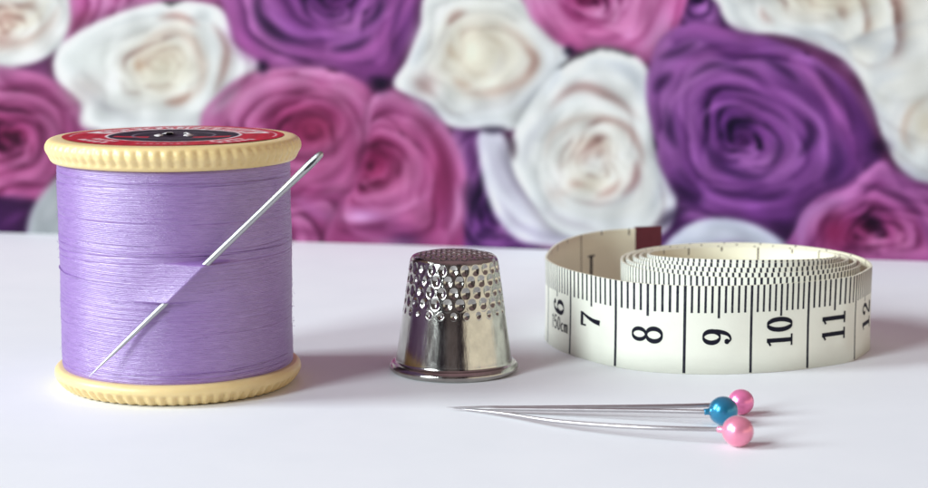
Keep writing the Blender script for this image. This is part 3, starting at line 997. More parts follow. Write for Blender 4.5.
# --- wound thread
PITCH_T = 0.23
nzr, nar = 760, 520
zz = np.linspace(Z_LO, Z_HI, nzr)
A = np.linspace(0, 2 * PI, nar, endpoint=False)
ZZ, AA = np.meshgrid(zz, A, indexing='ij')
slant = 0.35 * np.sin(AA * 1 + 0.6) + 0.12 * np.sin(2 * AA + ZZ / 9)
ph = (ZZ + slant) / PITCH_T + AA / (2 * PI)
k = np.floor(ph).astype(int)
fr = ph - k
wr = rng.normal(0, 1, 460)
kk = np.clip(k + 60, 0, 459)
amp_t = 0.055 * np.sqrt(np.clip(1 - (2 * fr - 1) ** 2, 0, 1))
r = RT - 0.12 + amp_t + 0.016 * wr[kk]
# now and then a wrap that sinks or rides over its neighbours along part of the turn
for q in range(24):
    kz = rng.integers(0, 380)
    a0 = rng.uniform(0, 2 * PI)
    ext = rng.uniform(0.5, 2.2)
    dd = np.abs((AA - a0 + PI) % (2 * PI) - PI)
    r += np.where((kk == kz) & (dd < ext), rng.choice([-0.06, 0.05, -0.09]), 0)
r += 0.05 * np.sin(ZZ / 3.1 + 1.3 * np.sin(AA)) + 0.03 * np.sin(ZZ / 1.3 + 2 * AA)
r -= 0.55 * np.clip((ZZ - (Z_HI - 0.8)) / 0.8, 0, 1) ** 2 + 0.2 * np.clip((Z_LO + 1.0 - ZZ) / 1.0, 0, 1) ** 2
# deeper seams
for zc, a_s, dep in ((21.5, 0.25, 0.22), (20.4, 0.15, 0.14), (31.3, 0.3, 0.12), (4.6, 0.3, 0.16), (26.0, -0.2, .1), (12.2, -.2, .09)):
    lev = zc + a_s * np.sin(AA - 0.4)
    r -= 0.55 * dep * np.exp(-((ZZ - lev) / 0.11) ** 2)
# threads drawn tight over the needle
tn = (ZZ - N_UP[2]) / (N_LOW[2] - N_UP[2])
nx = N_UP[0] + tn * (N_LOW[0] - N_UP[0]) - SC[0]
ny = N_UP[1] + tn * (N_LOW[1] - N_UP[1]) - SC[1]
rho = np.hypot(nx, ny) + 1.0
phi = np.arctan2(nx, -ny)
env = np.clip((tn + 0.02) / 0.10, 0, 1) * np.clip((1.02 - tn) / 0.10, 0, 1)
env = env * env * (3 - 2 * env)
rho = RT + (rho - RT) * env
al = np.arccos(np.clip(RT / np.maximum(rho, RT + 1e-6), -1, 1))
dl = np.abs((AA - phi + PI) % (2 * PI) - PI)
tent = np.where((dl < al) & (env > 0), RT / np.cos(np.clip(al - dl, 0, 1.2)), RT)
r = r + (tent - RT)
V = np.stack([SC[0] + r * np.sin(AA), SC[1] - r * np.cos(AA), ZZ], -1).reshape(-1, 3)
wound = mesh('wound_thread', V, grid_faces(nzr, nar, wrap_m=True), M_THREAD, spool)
# a few strands lying across the winding, and stray fibres
VS, FS = [], []


def strand(z0, z1, a0, a1, rad, lift):
    global VS, FS
    t_ = np.linspace(0, 1, 90)
    an = a0 + (a1 - a0) * t_
    zs = z0 + (z1 - z0) * t_ + 0.08 * np.sin(t_ * 9)
    rr = RT + lift - 0.25 * (np.clip(1 - t_ / .08, 0, 1) + np.clip((t_ - .92) / .08, 0, 1))
    P = np.stack([SC[0] + rr * np.sin(an), SC[1] - rr * np.cos(an), zs], 1)
    v, f = tube(P, np.full(90, rad), 6)
    off = sum(len(x) for x in VS)
    VS.append(v); FS += [tuple(i + off for i in q) for q in f]


for z0, z1, a0, a1 in ((32.3, 31.2, -1.3, 1.4), (22.2, 21.3, -1.5, 1.5), (21.9, 22.3, -0.2, 1.5),
                       (4.3, 5.0, -0.9, 1.5), (3.9, 4.1, -1.2, 1.5), (27.2, 26.7, -1.4, 0.3), (18.0, 17.6, -1.5, -.5)):
    strand(z0, z1, a0, a1, 0.095, -0.055)
mesh('loose_strand', np.vstack(VS), FS, M_THREAD, wound)
VS, FS = [], []
for q in range(420):
    a0 = rng.uniform(-1.9, 1.9)
    z0 = rng.uniform(Z_LO + 1, Z_HI - 1)
    L = rng.uniform(0.3, 1.1)
    t_ = np.linspace(0, 1, 6)
    an = a0 + rng.normal(0, 1) * L / RT * t_
    zs = z0 + rng.normal(0, .35) * L * t_
    rr = RT - 0.12 + rng.uniform(.08, .42) * np.sin(t_ * PI * rng.uniform(.5, 1))
    P = np.stack([SC[0] + rr * np.sin(an), SC[1] - rr * np.cos(an), zs], 1)
    v, f = tube(P, np.full(6, 0.014), 4)
    off = sum(len(x) for x in VS)
    VS.append(v); FS += [tuple(i + off for i in g) for g in f]
fz = mesh('thread_fuzz', np.vstack(VS), FS, M_THREAD, wound)
fz['kind'] = 'stuff'

# --- the round paper label
nrr, naa = 150, 720
rr = np.linspace(1.5, 16.25, nrr)
A = np.linspace(0, 2 * PI, naa, endpoint=False)
RR, AA = np.meshgrid(rr, A, indexing='ij')
lx, ly = RR * np.sin(AA), -RR * np.cos(AA)       # ly < 0 is the near side
colr = np.zeros(RR.shape + (3,)) + np.array([186, 22, 44.])
deg = np.degrees(AA)
deg = np.where(deg > 180, deg - 360, deg)         # 0 at the near side, +right


def paint(mask, c):
    colr[mask] = c


INKC, WHT, RED = (26, 16, 34), (232, 222, 222), (186, 22, 44)
# dark lens in the middle with pale outlines
ell = (lx / 9.8) ** 2 + (ly / 10.2) ** 2
paint(ell < 1, INKC)
paint((np.abs(ell - 1.0) < 0.05), WHT)
paint((np.abs(ly + 3.2 - 0.02 * lx ** 2) < 1.0) & (np.abs(lx) < 8.6) & (np.abs(lx) > 3.2), RED)
# pale blocks flanking the near arc
blk = (RR > 11.2) & (RR < 14.7) & (np.abs(np.abs(deg) - 47) < 15)
paint(blk & (np.abs(((np.abs(deg) * 1.0) % 6) - 3) > 1.1), WHT)
paint(blk & (np.abs(RR - 13.0) < 0.35), RED)
# small worn print on the near red edge
paint((RR > 12.6) & (RR < 13.5) & (np.abs(deg) < 17) & ((deg % 4.2) > 1.5), (222, 150, 160))
# the pale ribbon with broken red lettering along the far arc
fa = np.abs(np.abs(deg) - 180)
paint((RR > 10.6) & (RR < 14.4) & (fa < 74), WHT)
let = (RR > 11.2) & (RR < 13.8) & (fa < 66)
hsh = np.sin(deg * 0.83) + np.sin(deg * 1.71 + 1) + 0.8 * np.sin(deg * .47 + RR * 1.9)
paint(let & (hsh > 0.0), RED)
paint((RR > 14.9) & (RR < 15.25) & (fa < 100), (226, 190, 196))
# hub
paint((RR < 6.2) & (RR > 5.8), (120, 110, 122))
paint((RR < 3.4), (60, 48, 62))
colr = blur(colr, 1.1)
colr *= (0.93 + 0.06 * np.sin(lx * 3 + np.sin(ly * 5)))[..., None]
zl = 37.10 + 0.05 * np.sin(3 * AA + RR / 3) * (RR / 16)
zl -= 0.5 * np.clip((2.9 - RR) / 1.4, 0, 1) ** 1.5
V = np.stack([SC[0] + lx, SC[1] + ly, zl], -1).reshape(-1, 3)
lab = mesh('paper_label', V, grid_faces(nrr, naa, wrap_m=True)[:, ::-1], M_LABEL, spool)
ca_ = lab.data.color_attributes.new('print', 'FLOAT_COLOR', 'POINT')
full = np.ones((len(V), 4))
full[:, :3] = lin(np.clip(colr, 0, 255)).reshape(-1, 3)
ca_.data.foreach_set('color', full.ravel())
# torn paper flaps round the bore
m = Nodes('torn_paper')
n1 = m.noise(600, 3)
m.link(m.ramp(n1, [(0.3, (0.50, 0.46, 0.46)), (0.7, (0.62, 0.58, 0.57))]), m.b.inputs['Base Color'])
m.set(Roughness=0.7)
M_TORN = m.mat
for dg, wd, hgt in ((-66, 24, 0.30), (74, 22, .28), (128, 15, 0.34), (-152, 18, 0.36)):
    a0 = math.radians(dg)
    an = np.linspace(a0 - math.radians(wd), a0 + math.radians(wd), 7)
    V, Fq = [], []
    for i_, (r_, h_) in enumerate(((2.9, 0.06), (2.45, hgt * .7), (2.0, hgt))):
        for j_, q in enumerate(an):
            sh = 1 - 0.5 * (i_ / 2) * (abs(j_ - 3) / 3) ** 2 + 0.12 * math.sin(j_ * 2.1 + dg)
            V.append((SC[0] + r_ * math.sin(q), SC[1] - r_ * math.cos(q), 37.08 + h_ * sh))
    V = np.array(V)
    V2 = V - np.array([0, 0, 0.09])
    f1 = grid_faces(3, 7)
    f2 = grid_faces(3, 7)[:, ::-1] + 21
    rim = [0, 1, 2, 3, 4, 5, 6, 13, 20, 19, 18, 17, 16, 15, 14, 7]
    f3 = [(rim[(q + 1) % 16], rim[q], rim[q] + 21, rim[(q + 1) % 16] + 21) for q in range(16)]
    mesh('torn_flap', np.vstack([V, V2]), [tuple(x) for x in f1] + [tuple(x) for x in f2] + f3, M_TORN, lab)

# ------------------------------------------------------------------ sewing needle stuck through the thread
LN = np.linalg.norm(N_TIP - N_EYE)
t_ = np.linspace(0, 1, 160)
path = N_EYE + (N_TIP - N_EYE) * t_[:, None]
rad = np.interp(t_, [0, .006, .02, .06, .13, .18, .45, .62, .85, .97, 1.0], [.20, .42, .54, .60, .52, .47, .46, .45, .30, .10, .02])
needle = thing('sewing_needle', 'slim steel sewing needle stuck slanting through the lavender thread', 'needle', N_LOW)
V, Fq = tube(path, rad, 24)
# flatten the eye a little
dN = (N_TIP - N_EYE) / LN
sidev = np.cross(dN, nn); sidev /= np.linalg.norm(sidev)
mesh('shaft', V, Fq, M_NEEDLE, needle)
# eye: a dark slot set in a shallow groove, drawn as a slim lens-shaped insert passing through the shaft
e0, e1 = N_EYE + dN * 1.1, N_EYE + dN * 3.6
ts = np.linspace(0, 1, 20)
V, Fq = [], []
for sgn in (1, -1):
    for q in ts:
        hw = 0.19 * math.sin(PI * min(max(q, 0.02), .98)) ** .5
        c_ = e0 + (e1 - e0) * q + nn * 0.60 * sgn
        V += [c_ + sidev * hw, c_ - sidev * hw]
Fq = [(2 * i, 2 * i + 1, 2 * i + 3, 2 * i + 2) for i in range(19)] + [(40 + 2 * i + 2, 40 + 2 * i + 3, 40 + 2 * i + 1, 40 + 2 * i) for i in range(19)]
Fq += [(2 * i + 2, 40 + 2 * i + 2, 40 + 2 * i, 2 * i) for i in range(19)] + [(2 * i + 1, 40 + 2 * i + 1, 40 + 2 * i + 3, 2 * i + 3) for i in range(19)]
mesh('eye', V, Fq, M_EYE, needle, smooth=False)

# ------------------------------------------------------------------ thimble
TC = np.array([-1.55, 288.4, 0.0])
thim = thing('thimble', 'silver metal thimble with dimpled crown between the thread spool and the tape', 'thimble', TC)
prof = [(8.7, 1.2), (8.95, 0.25), (9.5, 0.02), (9.9, 0.35), (9.95, 0.85), (9.6, 1.35), (9.15, 1.55), (8.98, 1.75), (8.86, 2.5), (8.42, 5.5), (7.86, 9.4),
        (7.32, 13.2), (6.98, 15.6), (6.78, 17.0), (6.62, 17.55), (6.25, 17.95), (5.6, 18.14), (4.3, 18.34), (2.6, 18.5), (1.2, 18.57), (0.02, 18.6)]
P = smooth_line(prof, 0.085)
na = 640
A = np.linspace(0, 2 * PI, na, endpoint=False)
T2 = np.gradient(P, axis=0)
T2 /= np.linalg.norm(T2, axis=1)[:, None]
N2 = np.stack([T2[:, 1], -T2[:, 0]], 1)
if N2[len(P) // 2, 0] < 0:
    N2 = -N2
disp = np.zeros((len(P), na))
NC = 25
rows = [16.55, 14.85, 13.15, 11.45, 9.8]
for i_, zc in enumerate(rows):
    offa = (i_ % 2) * PI / NC
    da = ((A - offa + PI / NC) % (2 * PI / NC)) - PI / NC
    rc = np.interp(zc, P[:, 1][40:-60], P[:, 0][40:-60])
    hw, hh = 0.76 * (2 * PI * rc / NC) / 2, 0.84
    if i_ == len(rows) - 1:
        hw, hh = hw * .62, hh * .62
    q = np.sqrt((da[None, :] * rc / hw) ** 2 + ((P[:, 1][:, None] - zc) / hh) ** 2)
    side_ok = (P[:, 1] < 17.5)[:, None]
    dep = 0.25 if i_ < len(rows) - 1 else 0.2
    disp -= dep * np.clip(1 - q * q, 0, 1) ** 1.4 * side_ok
    disp += 0.02 * np.exp(-((q - 1.15) / 0.2) ** 2) * side_ok
# crown: hexagonal dimples
top_ok = (P[:, 1] > 17.9)[:, None]
tx, ty = P[:, 0][:, None] * np.sin(A), -P[:, 0][:, None] * np.cos(A)
sx, sy = 1.55, 1.34
q = np.full(tx.shape, 9.0)
for j_ in range(-5, 6):
    for i_ in range(-5, 6):
        cx_, cy_ = (i_ + .5 * (j_ % 2)) * sx, j_ * sy
        if math.hypot(cx_, cy_) < 5.9:
            q = np.minimum(q, np.hypot(tx - cx_, ty - cy_) / 0.70)
disp -= np.where(top_ok, 0.26 * np.clip(1 - q * q, 0, 1), 0)
# hand-worn unevenness
disp += 0.025 * np.sin(3 * A + P[:, 1][:, None] / 4) + 0.012 * np.sin(7 * A + 1.7)
R_ = P[:, 0][:, None] + disp * N2[:, 0][:, None]
Z_ = P[:, 1][:, None] + disp * N2[:, 1][:, None]
Z_[:] = np.maximum(Z_, 0.0)
R_[-1] = 0.02
V = np.stack([TC[0] + R_ * np.sin(A), TC[1] - R_ * np.cos(A), Z_], -1).reshape(-1, 3)
mesh('shell', V, grid_faces(len(P), na, wrap_m=True), M_THIMBLE, thim)

# ------------------------------------------------------------------ tape measure
CC = np.array([45.7, 309.3])
tail_px = [(661.5, 227.5), (632, 228.6), (604, 230.8), (576, 236), (557, 244), (548.8, 252)]
pts = [at(x, y, TW)[:2] for x, y in tail_px]
front_px = [(546.0, 339.5), (554.5, 347), (569, 353.8), (590, 360.3), (614, 366.4), (645, 371.2), (684, 373.8), (720, 374.2), (750, 373.2), (780, 371.3), (806.5, 368.6), (832, 365), (852, 361)]
pts = pts + [at(x, y, 0)[:2] for x, y in front_px]
# right-hand turn and the coil
n_turn = 5.05
th0 = math.radians(-28)
th = np.linspace(th0, th0 + 2 * PI * n_turn, 330)
tt = (th - th0) / (2 * PI)
rad_ = 21.05 - 0.9 * np.clip(tt / .5, 0, 1) - 1.08 * np.clip(tt - .25, 0, 99) + 0.16 * np.sin(th * 1.7) + 0.14 * np.sin(th * 2.63 + 1.0) * np.clip(tt, 0, 1)
sp = np.stack([CC[0] + rad_ * np.cos(th), CC[1] + rad_ * np.sin(th)], 1)
plan = smooth_line(np.vstack([np.array(pts), sp[2:]]), 0.16)
kn = np.hanning(27); kn /= kn.sum()
plan = np.stack([np.convolve(np.pad(plan[:, c_], 13, mode='edge'), kn, 'valid') for c_ in (0, 1)], 1)
# arc length -> centimetre scale, anchored where the photograph shows the 8|9 line
seg = np.linalg.norm(np.diff(plan, axis=0), axis=1)
u = np.concatenate([[0], np.cumsum(seg)])
bx, by = pixel(np.column_stack([plan, np.zeros(len(plan))]))
first = (np.arange(len(plan)) < np.searchsorted(u, 125)) & (by > 330)
i80 = np.where(first)[0][np.argmin(np.abs(bx[first] - 684))]
u = u - u[i80] + 80.0
print('TAPE u at start', u[0])
marks = [(60, 570.6), (70, 615.6), (80, 684), (90, 750), (100, 806.5), (110, 853.5)]
ug = [float(np.interp(x_, bx[first][np.argmin(bx[first]):], u[first][np.argmin(bx[first]):])) for _, x_ in marks]
slope = np.ones(len(u))
un = np.interp(u, ug, [k_ for k_, _ in marks])
un = np.where(u < ug[0], 60 + (u - ug[0]), np.where(u > ug[-1], 110 + (u - ug[-1]), un))
u = un
# height: the turns ride up towards the heart of the coil on the near side
dcx, dcy = plan[:, 0] - CC[0], plan[:, 1] - CC[1]
ang = np.unwrap(np.arctan2(dcy, dcx))
i_s = np.searchsorted(u, 112)
turns = np.clip((ang - ang[i_s]) / (2 * PI), 0, 9)
near = 0.5 - 0.5 * dcy / np.maximum(np.hypot(dcx, dcy), 1)
zoff = 0.10 + 0.60 * np.clip(turns - 0.15, 0, 4.2) * np.clip(near, 0, 1) ** 1.2
zoff = zoff + 0.07 * np.sin(u / 11.0) * (turns > 0)
zoff[turns <= 0.0] = 0.02
kern = np.ones(41) / 41
zoff = np.convolve(np.pad(zoff, 20, mode='edge'), kern, 'valid')
T2 = np.gradient(plan, axis=0)
T2 /= np.linalg.norm(T2, axis=1)[:, None]
NRM = np.stack([T2[:, 1], -T2[:, 0]], 1)          # towards the outer (centimetre) face
THK = 0.36
tp0 = np.array([plan[i80][0], plan[i80][1], 0])
tape = thing('tape_measure', 'cream fabric measuring tape loosely coiled, black centimetre marks and numbers', 'tape measure', tp0)
nlev = 5
VV, FF, UV, MI = [], [], [], []
npl = len(plan)
lv = np.linspace(0, TW, nlev)
# a faint cupping of the strip
cup = 0.10 * np.sin(np.linspace(0, PI, nlev))
wav = 0.06 * np.sin(u / 5.3)
for side_ in (1, -1):
    for l_, c_ in zip(lv, cup):
        off2 = (side_ * THK / 2 - c_ + wav * (l_ / TW - .5))[:, None]
        q = plan + NRM * off2
        VV.append(np.column_stack([q, zoff + l_]))
VV = np.vstack(VV)
uvv = np.vstack([np.column_stack([u, np.full(npl, l_)]) for _ in (0, 1) for l_ in lv])
f_out = grid_faces(nlev, npl)
f_in = grid_faces(nlev, npl)[:, ::-1] + nlev * npl
idx = np.arange(npl - 1)
tb, ti = (nlev - 1) * npl, (2 * nlev - 1) * npl
f_top = np.stack([tb + idx, tb + idx + 1, ti + idx + 1, ti + idx], 1)
f_bot = np.stack([idx + 1, idx, nlev * npl + idx, nlev * npl + idx + 1], 1)
f_e0 = np.array([[k_ * npl, (k_ + 1) * npl, (nlev + k_ + 1) * npl, (nlev + k_) * npl] for k_ in range(nlev - 1)])
f_e1 = f_e0[:, ::-1] + npl - 1
allf = np.vstack([f_out, f_in, f_top, f_bot, f_e0, f_e1])
mid = np.concatenate([np.zeros(len(f_out)), np.ones(len(f_in)), np.full(len(f_top) + len(f_bot) + len(f_e0) * 2, 2)]).astype(int)
band = mesh('band', VV, allf, [M_TAPE_OUT, M_TAPE_IN, M_TAPE_EDGE], tape)
band.data.polygons.foreach_set('material_index', mid)
uvl = band.data.uv_layers.new(name='print')
li = np.zeros(len(band.data.loops), int)
band.data.loops.foreach_get('vertex_index', li)
uvl.data.foreach_set('uv', uvv[li].astype(np.float32).ravel())
es = np.zeros(len(band.data.polygons), bool)
es[:len(f_out) + len(f_in)] = True
band.data.polygons.foreach_set('use_smooth', es)


def tape_pt(uu, vv, lift, side_=1):
    x = np.interp(uu, u, plan[:, 0]); y = np.interp(uu, u, plan[:, 1])
    nx_ = np.interp(uu, u, NRM[:, 0]); ny_ = np.interp(uu, u, NRM[:, 1])
    zf = np.interp(uu, u, zoff)
    cu = np.interp(vv, lv, cup)
    wv = np.interp(uu, u, wav) * (np.asarray(vv) / TW - .5)
    o_ = side_ * (THK / 2 + lift) - cu + wv
    return np.stack([x + nx_ * o_, y + ny_ * o_, zf + vv], -1)


# numerals drawn as broad-pen strokes in a glyph box 1 wide, 2 high: (points, widths)
def circ(cx, cy, rx, ry, a0=90, a1=450, n=40):
    a_ = np.radians(np.linspace(a0, a1, n))
    return np.stack([cx + rx * np.cos(a_), cy + ry * np.sin(a_)], 1)


def pen(P, thin, thick):
    """broad strokes where the line runs upright, hairline where it lies flat"""
    T_ = np.gradient(P, axis=0)
    T_ /= np.linalg.norm(T_, axis=1)[:, None] + 1e-9
    return thin + (thick - thin) * np.abs(T_[:, 1]) ** 1.3


def ln(*p):
    return smooth_line(p, 0.06)


GL = {}
g = circ(.5, 1, .36, .9)
GL['0'] = [(g, pen(g, .11, .32))]
GL['1'] = [(np.linspace((.52, .05), (.52, 1.95), 20), np.full(20, .30)), (np.linspace((.12, .07), (.92, .07), 8), np.full(8, .14)),
           (np.linspace((.16, 1.66), (.50, 1.88), 8), np.full(8, .15))]
g1, g2 = circ(.5, .52, .40, .46), circ(.5, 1.44, .34, .42)
GL['8'] = [(g1, pen(g1, .13, .30)), (g2, pen(g2, .12, .26))]
g1 = circ(.5, 1.36, .36, .53)
g2 = ln((.87, 1.40), (.84, .85), (.66, .30), (.36, .12), (.16, .30))
GL['9'] = [(g1, pen(g1, .12, .30)), (g2, np.interp(np.linspace(0, 1, len(g2)), [0, .5, .8, 1], [.26, .26, .14, .12])),
           (circ(.22, .36, .08, .08), np.full(40, .18))]
GL['6'] = [(np.array([1, 2]) - a_ if False else np.column_stack([1 - a_[:, 0], 2 - a_[:, 1]]), w_) for a_, w_ in GL['9']]
g1 = ln((.90, 1.82), (.66, 1.25), (.50, .70), (.44, .08))
GL['7'] = [(np.linspace((.06, 1.82), (.95, 1.82), 12), np.full(12, .26)), (g1, np.interp(np.linspace(0, 1, len(g1)), [0, 1], [.14, .36])),
           (np.linspace((.10, 1.40), (.10, 1.90), 8), np.full(8, .12))]
g1 = ln((.16, 1.50), (.30, 1.86), (.62, 1.90), (.82, 1.55), (.66, 1.08), (.32, .62), (.10, .14))
GL['2'] = [(g1, np.interp(np.linspace(0, 1, len(g1)), [0, .3, .5, .7, 1], [.2, .14, .30, .22, .12])), (np.linspace((.08, .14), (.92, .14), 10), np.full(10, .26)),
           (circ(.22, 1.50, .07, .07), np.full(40, .16))]


def numeral(strokes, place, name='printed_numeral', lift0=0.03):
    V, Fq = [], []
    for si, (P, wd) in enumerate(strokes):
        P = np.asarray(P, float)
        T_ = np.gradient(P, axis=0)
        T_ /= np.linalg.norm(T_, axis=1)[:, None] + 1e-9
        N_ = np.stack([-T_[:, 1], T_[:, 0]], 1)
        L_, R2 = P + N_ * wd[:, None] / 2, P - N_ * wd[:, None] / 2
        b_ = len(V)
        V += list(place(L_, lift0 + .008 * si)) + list(place(R2, lift0 + .008 * si))
        n_ = len(P)
        Fq += [(b_ + i, b_ + i + 1, b_ + n_ + i + 1, b_ + n_ + i) for i in range(n_ - 1)]
    return mesh(name, np.array(V), Fq, M_INK, band, smooth=False)


def rotated(text, uc, vc, gh=4.6, gw=2.45):
    """the number reads upwards: glyph up points back along the tape, text runs up the tape"""
    strokes = []
    n_ = len(text)
    adv = 1.12
    for i_, ch in enumerate(text):
        for P, w_ in GL[ch]:
            strokes.append((np.asarray(P) + np.array([(i_ - (n_ - 1) / 2) * adv - .5, -1.0]), w_))

    def place(P, lift):
        return tape_pt(uc - P[:, 1] * gh / 2, vc + P[:, 0] * gw, lift)
    numeral(strokes, place)


for num, vc in (('6', 7.1), ('7', 6.5), ('8', 5.8), ('9', 5.8), ('10', 6.15), ('11', 6.2), ('12', 6.2)):
    rotated(num, int(num) * 10 - 5.2 + (0.8 if num == '6' else 1.3 if num == '12' else 0), vc, 4.6, 2.45 if len(num) == 1 else 2.25)
# the small upright "150cm" under the 6
tx_ = []


def small(strokes, ox):
    for P in strokes:
        P = np.asarray(P, float)
        tx_.append((P + np.array([ox, 0]), np.full(len(P), .2)))


small([np.linspace((.45, 0), (.45, 1.9), 10), np.linspace((.15, 1.5), (.45, 1.9), 5)], 0)
small([ln((.95, 1.85), (.25, 1.85), (.18, 1.02), (.6, 1.18), (.95, .72), (.62, .08), (.1, .25))], 1.0)
small([circ(.5, .95, .38, .88)], 2.2)
small([circ(.5, .6, .36, .52, 50, 310)], 3.35)
small([np.linspace((.1, 0), (.1, 1.15), 6), ln((.1, .85), (.3, 1.12), (.52, .95), (.54, .0)), ln((.54, .85), (.75, 1.12), (.98, .95), (1.0, .0))], 4.35)


def place_s(P, lift):
    return tape_pt(52.6 + P[:, 0] * 1.22, 3.3 + P[:, 1] * 1.15, lift)


numeral(tx_, place_s, 'printed_lettering')


# the inch "1" on the inner face of the loose end
def place_i(P, lift):
    return tape_pt(INCH_U + (P[:, 0] - .5) * 2.5, 9.6 - P[:, 1] * 2.4, lift, -1)


zt = at(589, 249, TW)
tailsel = np.arange(npl) < np.searchsorted(u, 45)
txp, _ = pixel(np.column_stack([plan, np.full(npl, TW * .65)]))
INCH_U = u[np.where(tailsel)[0][np.argmin(np.abs(txp[tailsel] - 590))]]
numeral(GL['1'], place_i)
INCH_LINE = u[np.where(tailsel)[0][np.argmin(np.abs(txp[tailsel] - 580))]]
print('INCH line u', INCH_LINE, 'start', u[0])
# shift the inch scale so that its first full line falls where the photograph shows it
for nd in M_TAPE_IN.node_tree.nodes:
    pass
sh = np.where(np.arange(len(uvv)) >= nlev * npl, 25.4 - INCH_LINE, 0.0)
uv2 = uvv.copy(); uv2[:, 0] += sh
uvl.data.foreach_set('uv', uv2[li].astype(np.float32).ravel())

# maroon end tab clasped over the end of the tape
tu = np.linspace(u[0] - 0.25, u[0] + 4.9, 24)
V = []
for side_ in (1, -1):
    for v_ in (-0.02, TW + 0.25):
        pt = tape_pt(np.clip(tu, u[0], 999), np.clip(np.full(24, v_), 0, TW), 0.12, side_)
        ex = (tu - np.clip(tu, u[0], 999))[:, None] * np.array([T2[0, 0], T2[0, 1], 0])
        pt = pt + ex
        pt[:, 2] += v_ - np.clip(v_, 0, TW)
        V.append(pt)
V = np.vstack(V)
V[:, 2] = np.maximum(V[:, 2], 0.01)
Fq = []
for i_ in range(23):
    Fq += [(i_, i_ + 1, 24 + i_ + 1, 24 + i_), (72 + i_, 72 + i_ + 1, 48 + i_ + 1, 48 + i_), (24 + i_, 24 + i_ + 1, 72 + i_ + 1, 72 + i_), (i_ + 1, i_, 48 + i_, 48 + i_ + 1)]
Fq += [(0, 24, 72, 48), (23, 71, 95, 47)]
mesh('end_tab', V, Fq, M_TAB, tape, smooth=False)

# ------------------------------------------------------------------ three pearl-headed pins


def pin(head_px, r_head, tip_px, tip_z, bend_px, mat, label, sh_r=0.30, collar=False):
    hc = at(head_px[0], head_px[1], r_head)
    tip = at(tip_px[0], tip_px[1], tip_z)
    root = thing('ball_head_pin', label, 'pin', (hc[0], hc[1], 0), 'pearl headed pins lying on the table')
    # head: slightly egg-shaped moulded bead with a short neck towards the shaft
    ctrl = [at(x, y, zq) for x, y, zq in bend_px]
    dr = ctrl[0] - hc; dr /= np.linalg.norm(dr)
    up_ = np.array([0, 0, 1.0]); e1_ = np.cross(dr, up_); e1_ /= np.linalg.norm(e1_); e2_ = np.cross(e1_, dr)
    na_, nb_ = 72, 56
    be = np.linspace(0, PI, nb_)
    al_ = np.linspace(0, 2 * PI, na_, endpoint=False)
    pr = [(math.cos(x) * r_head * (1.03 if math.cos(x) > 0 else 1.0), math.sin(x) * r_head) for x in be]
    pr = [(r_head * 1.0 + 0.75, 0.01), (r_head + .75, .36), (r_head + .68, .42), (r_head + .1, .46), (r_head * .96, .56)] + pr[9:]
    V = np.vstack([[hc + dr * a_ + b_ * (math.cos(q) * e1_ + math.sin(q) * e2_) for q in al_] for a_, b_ in pr])
    V[:, 2] = np.maximum(V[:, 2], 0.0)
    mesh('head', V, grid_faces(len(pr), na_, wrap_m=True), mat, root)
    P = smooth_line([hc + dr * r_head * .6] + ctrl + [tip], 0.2)
    s_ = np.linspace(0, 1, len(P))
    rr_ = np.interp(s_, [0, .55, .85, .97, 1], [sh_r, sh_r, sh_r * .78, sh_r * .28, .02])
    V, Fq = tube(P, rr_, 18)
    mesh('shaft', V, Fq, M_PIN, root)


pin((741.0, 401.8), 1.80, (446, 407.2), 0.5, [(712, 405.0, 1.80), (640, 406.6, 1.5), (540, 407.4, .95)], M_PEARL_MAGENTA,
    'pin with rose pink pearl head partly hidden behind the teal headed pin', 0.31)
pin((723.3, 410.6), 1.98, (452, 408.2), 0.32, [(706, 411.6, 1.95), (640, 410.4, 1.5), (540, 409.2, .85)], M_PEARL_TEAL,
    'pin with metallic teal blue head between two pink headed pins', 0.30)
pin((738.0, 431.0), 2.04, (461, 408.8), 0.30, [(720, 429.3, 2.0), (640, 427.0, 1.6), (560, 421.5, 1.0), (505, 413.5, .6)], M_PEARL_PINK,
    'pin with light pink pearl head nearest the camera, with a slightly bent shaft', 0.29)

# ------------------------------------------------------------------ light: a tall window to the left, a dim room round it
for yc, wd_, pw in ((0.105, 0.34, 19.0), (-0.74, 0.56, 35.5)):
    wl = bpy.data.lights.new('window_light', 'AREA')
    wl.shape = 'RECTANGLE'
    wl.size, wl.size_y = wd_, 0.85
    wl.energy = pw
    wl.color = (0.86, 0.97, 1.0)
    wo = bpy.data.objects.new('window_light', wl)
    COL.objects.link(wo)
    wo.location = (-1.05, yc, 0.66)
    wo.rotation_euler = (PI / 2, 0, -PI / 2)

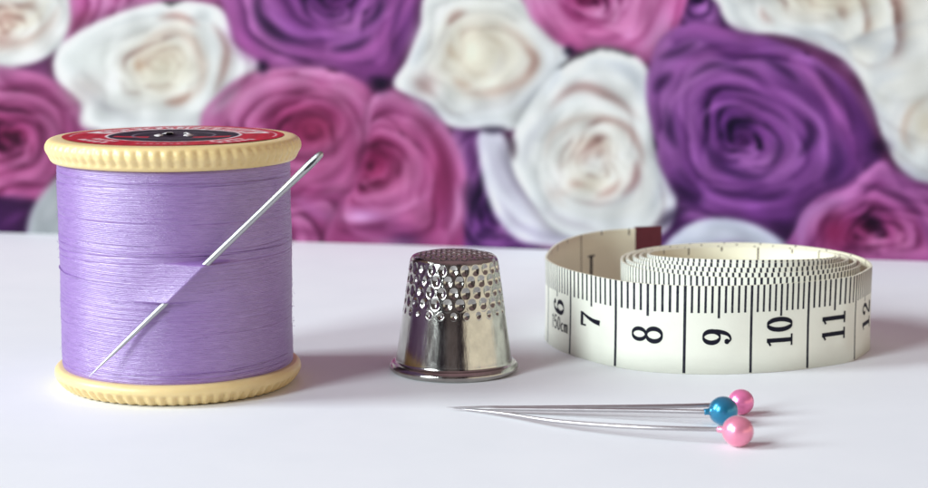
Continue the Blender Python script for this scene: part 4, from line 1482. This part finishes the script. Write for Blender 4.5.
w = bpy.data.worlds.new('World')
scene.world = w
w.use_nodes = True
nt = w.node_tree
bg = nt.nodes['Background']
tc = nt.nodes.new('ShaderNodeTexCoord')
sp_ = nt.nodes.new('ShaderNodeSeparateXYZ')
nt.links.new(tc.outputs['Generated'], sp_.inputs[0])
rx_ = nt.nodes.new('ShaderNodeValToRGB')
mr = nt.nodes.new('ShaderNodeMapRange')
mr.inputs['From Min'].default_value, mr.inputs['From Max'].default_value = -1, 1
nt.links.new(sp_.outputs[0], mr.inputs[0])
e = rx_.color_ramp.elements
e[0].position, e[0].color = 0.0, (0.60, 0.42, 0.47, 1)
e[1].position, e[1].color = 1.0, (1.0, 0.72, 0.72, 1)
for p_, c_ in ((0.10, (0.34, 0.21, 0.26)), (0.18, (0.06, 0.035, 0.06)), (0.33, (0.07, 0.04, 0.07)), (0.37, (0.55, 0.45, 0.45)), (0.57, (0.50, 0.41, 0.41)),
               (0.60, (0.05, 0.03, 0.05)), (0.66, (0.07, 0.05, 0.07)), (0.72, (0.9, 0.68, 0.66))):
    q = e.new(p_); q.color = (*c_, 1)
nt.links.new(mr.outputs[0], rx_.inputs[0])
rz_ = nt.nodes.new('ShaderNodeValToRGB')
nt.links.new(sp_.outputs[2], rz_.inputs[0])
ez = rz_.color_ramp.elements
ez[0].position, ez[0].color = 0.62, (0, 0, 0, 1)
ez[1].position, ez[1].color = 0.95, (1, 1, 1, 1)
mx = nt.nodes.new('ShaderNodeMix'); mx.data_type = 'RGBA'
nt.links.new(rz_.outputs[0], mx.inputs['Factor'])
nt.links.new(rx_.outputs[0], mx.inputs['A'])
mx.inputs['B'].default_value = (1.25, 0.80, 0.92, 1)
# a pale sunlit wall low on the right of the room


def wmath(op, a, b):
    n = nt.nodes.new('ShaderNodeMath'); n.operation = op
    for k_, x in enumerate((a, b)):
        if isinstance(x, (int, float)):
            n.inputs[k_].default_value = x
        else:
            nt.links.new(x, n.inputs[k_])
    return n.outputs[0]


def wstep(sock, lo, hi):
    n = nt.nodes.new('ShaderNodeMapRange')
    n.interpolation_type = 'SMOOTHSTEP'
    n.inputs['From Min'].default_value, n.inputs['From Max'].default_value = lo, hi
    nt.links.new(sock, n.inputs[0])
    return n.outputs[0]


wall = wmath('MULTIPLY', wstep(sp_.outputs[0], 0.40, 0.50), wstep(sp_.outputs[2], 0.34, 0.20))
wall = wmath('MULTIPLY', wall, wmath('MULTIPLY', wstep(sp_.outputs[2], -0.2, -0.1), wstep(sp_.outputs[1], 0.6, 0.4)))
mw = nt.nodes.new('ShaderNodeMix'); mw.data_type = 'RGBA'
nt.links.new(wall, mw.inputs['Factor'])
nt.links.new(mx.outputs['Result'], mw.inputs['A'])
mw.inputs['B'].default_value = (4.7, 4.4, 3.5, 1)
nt.links.new(mw.outputs['Result'], bg.inputs[0])
bg.inputs[1].default_value = 0.30

scene.view_settings.view_transform = 'Standard'
scene.view_settings.look = 'None'
scene.view_settings.exposure = 0.0
scene.view_settings.gamma = 1.0
scene.cycles.max_bounces = 8
scene.cycles.use_denoising = True
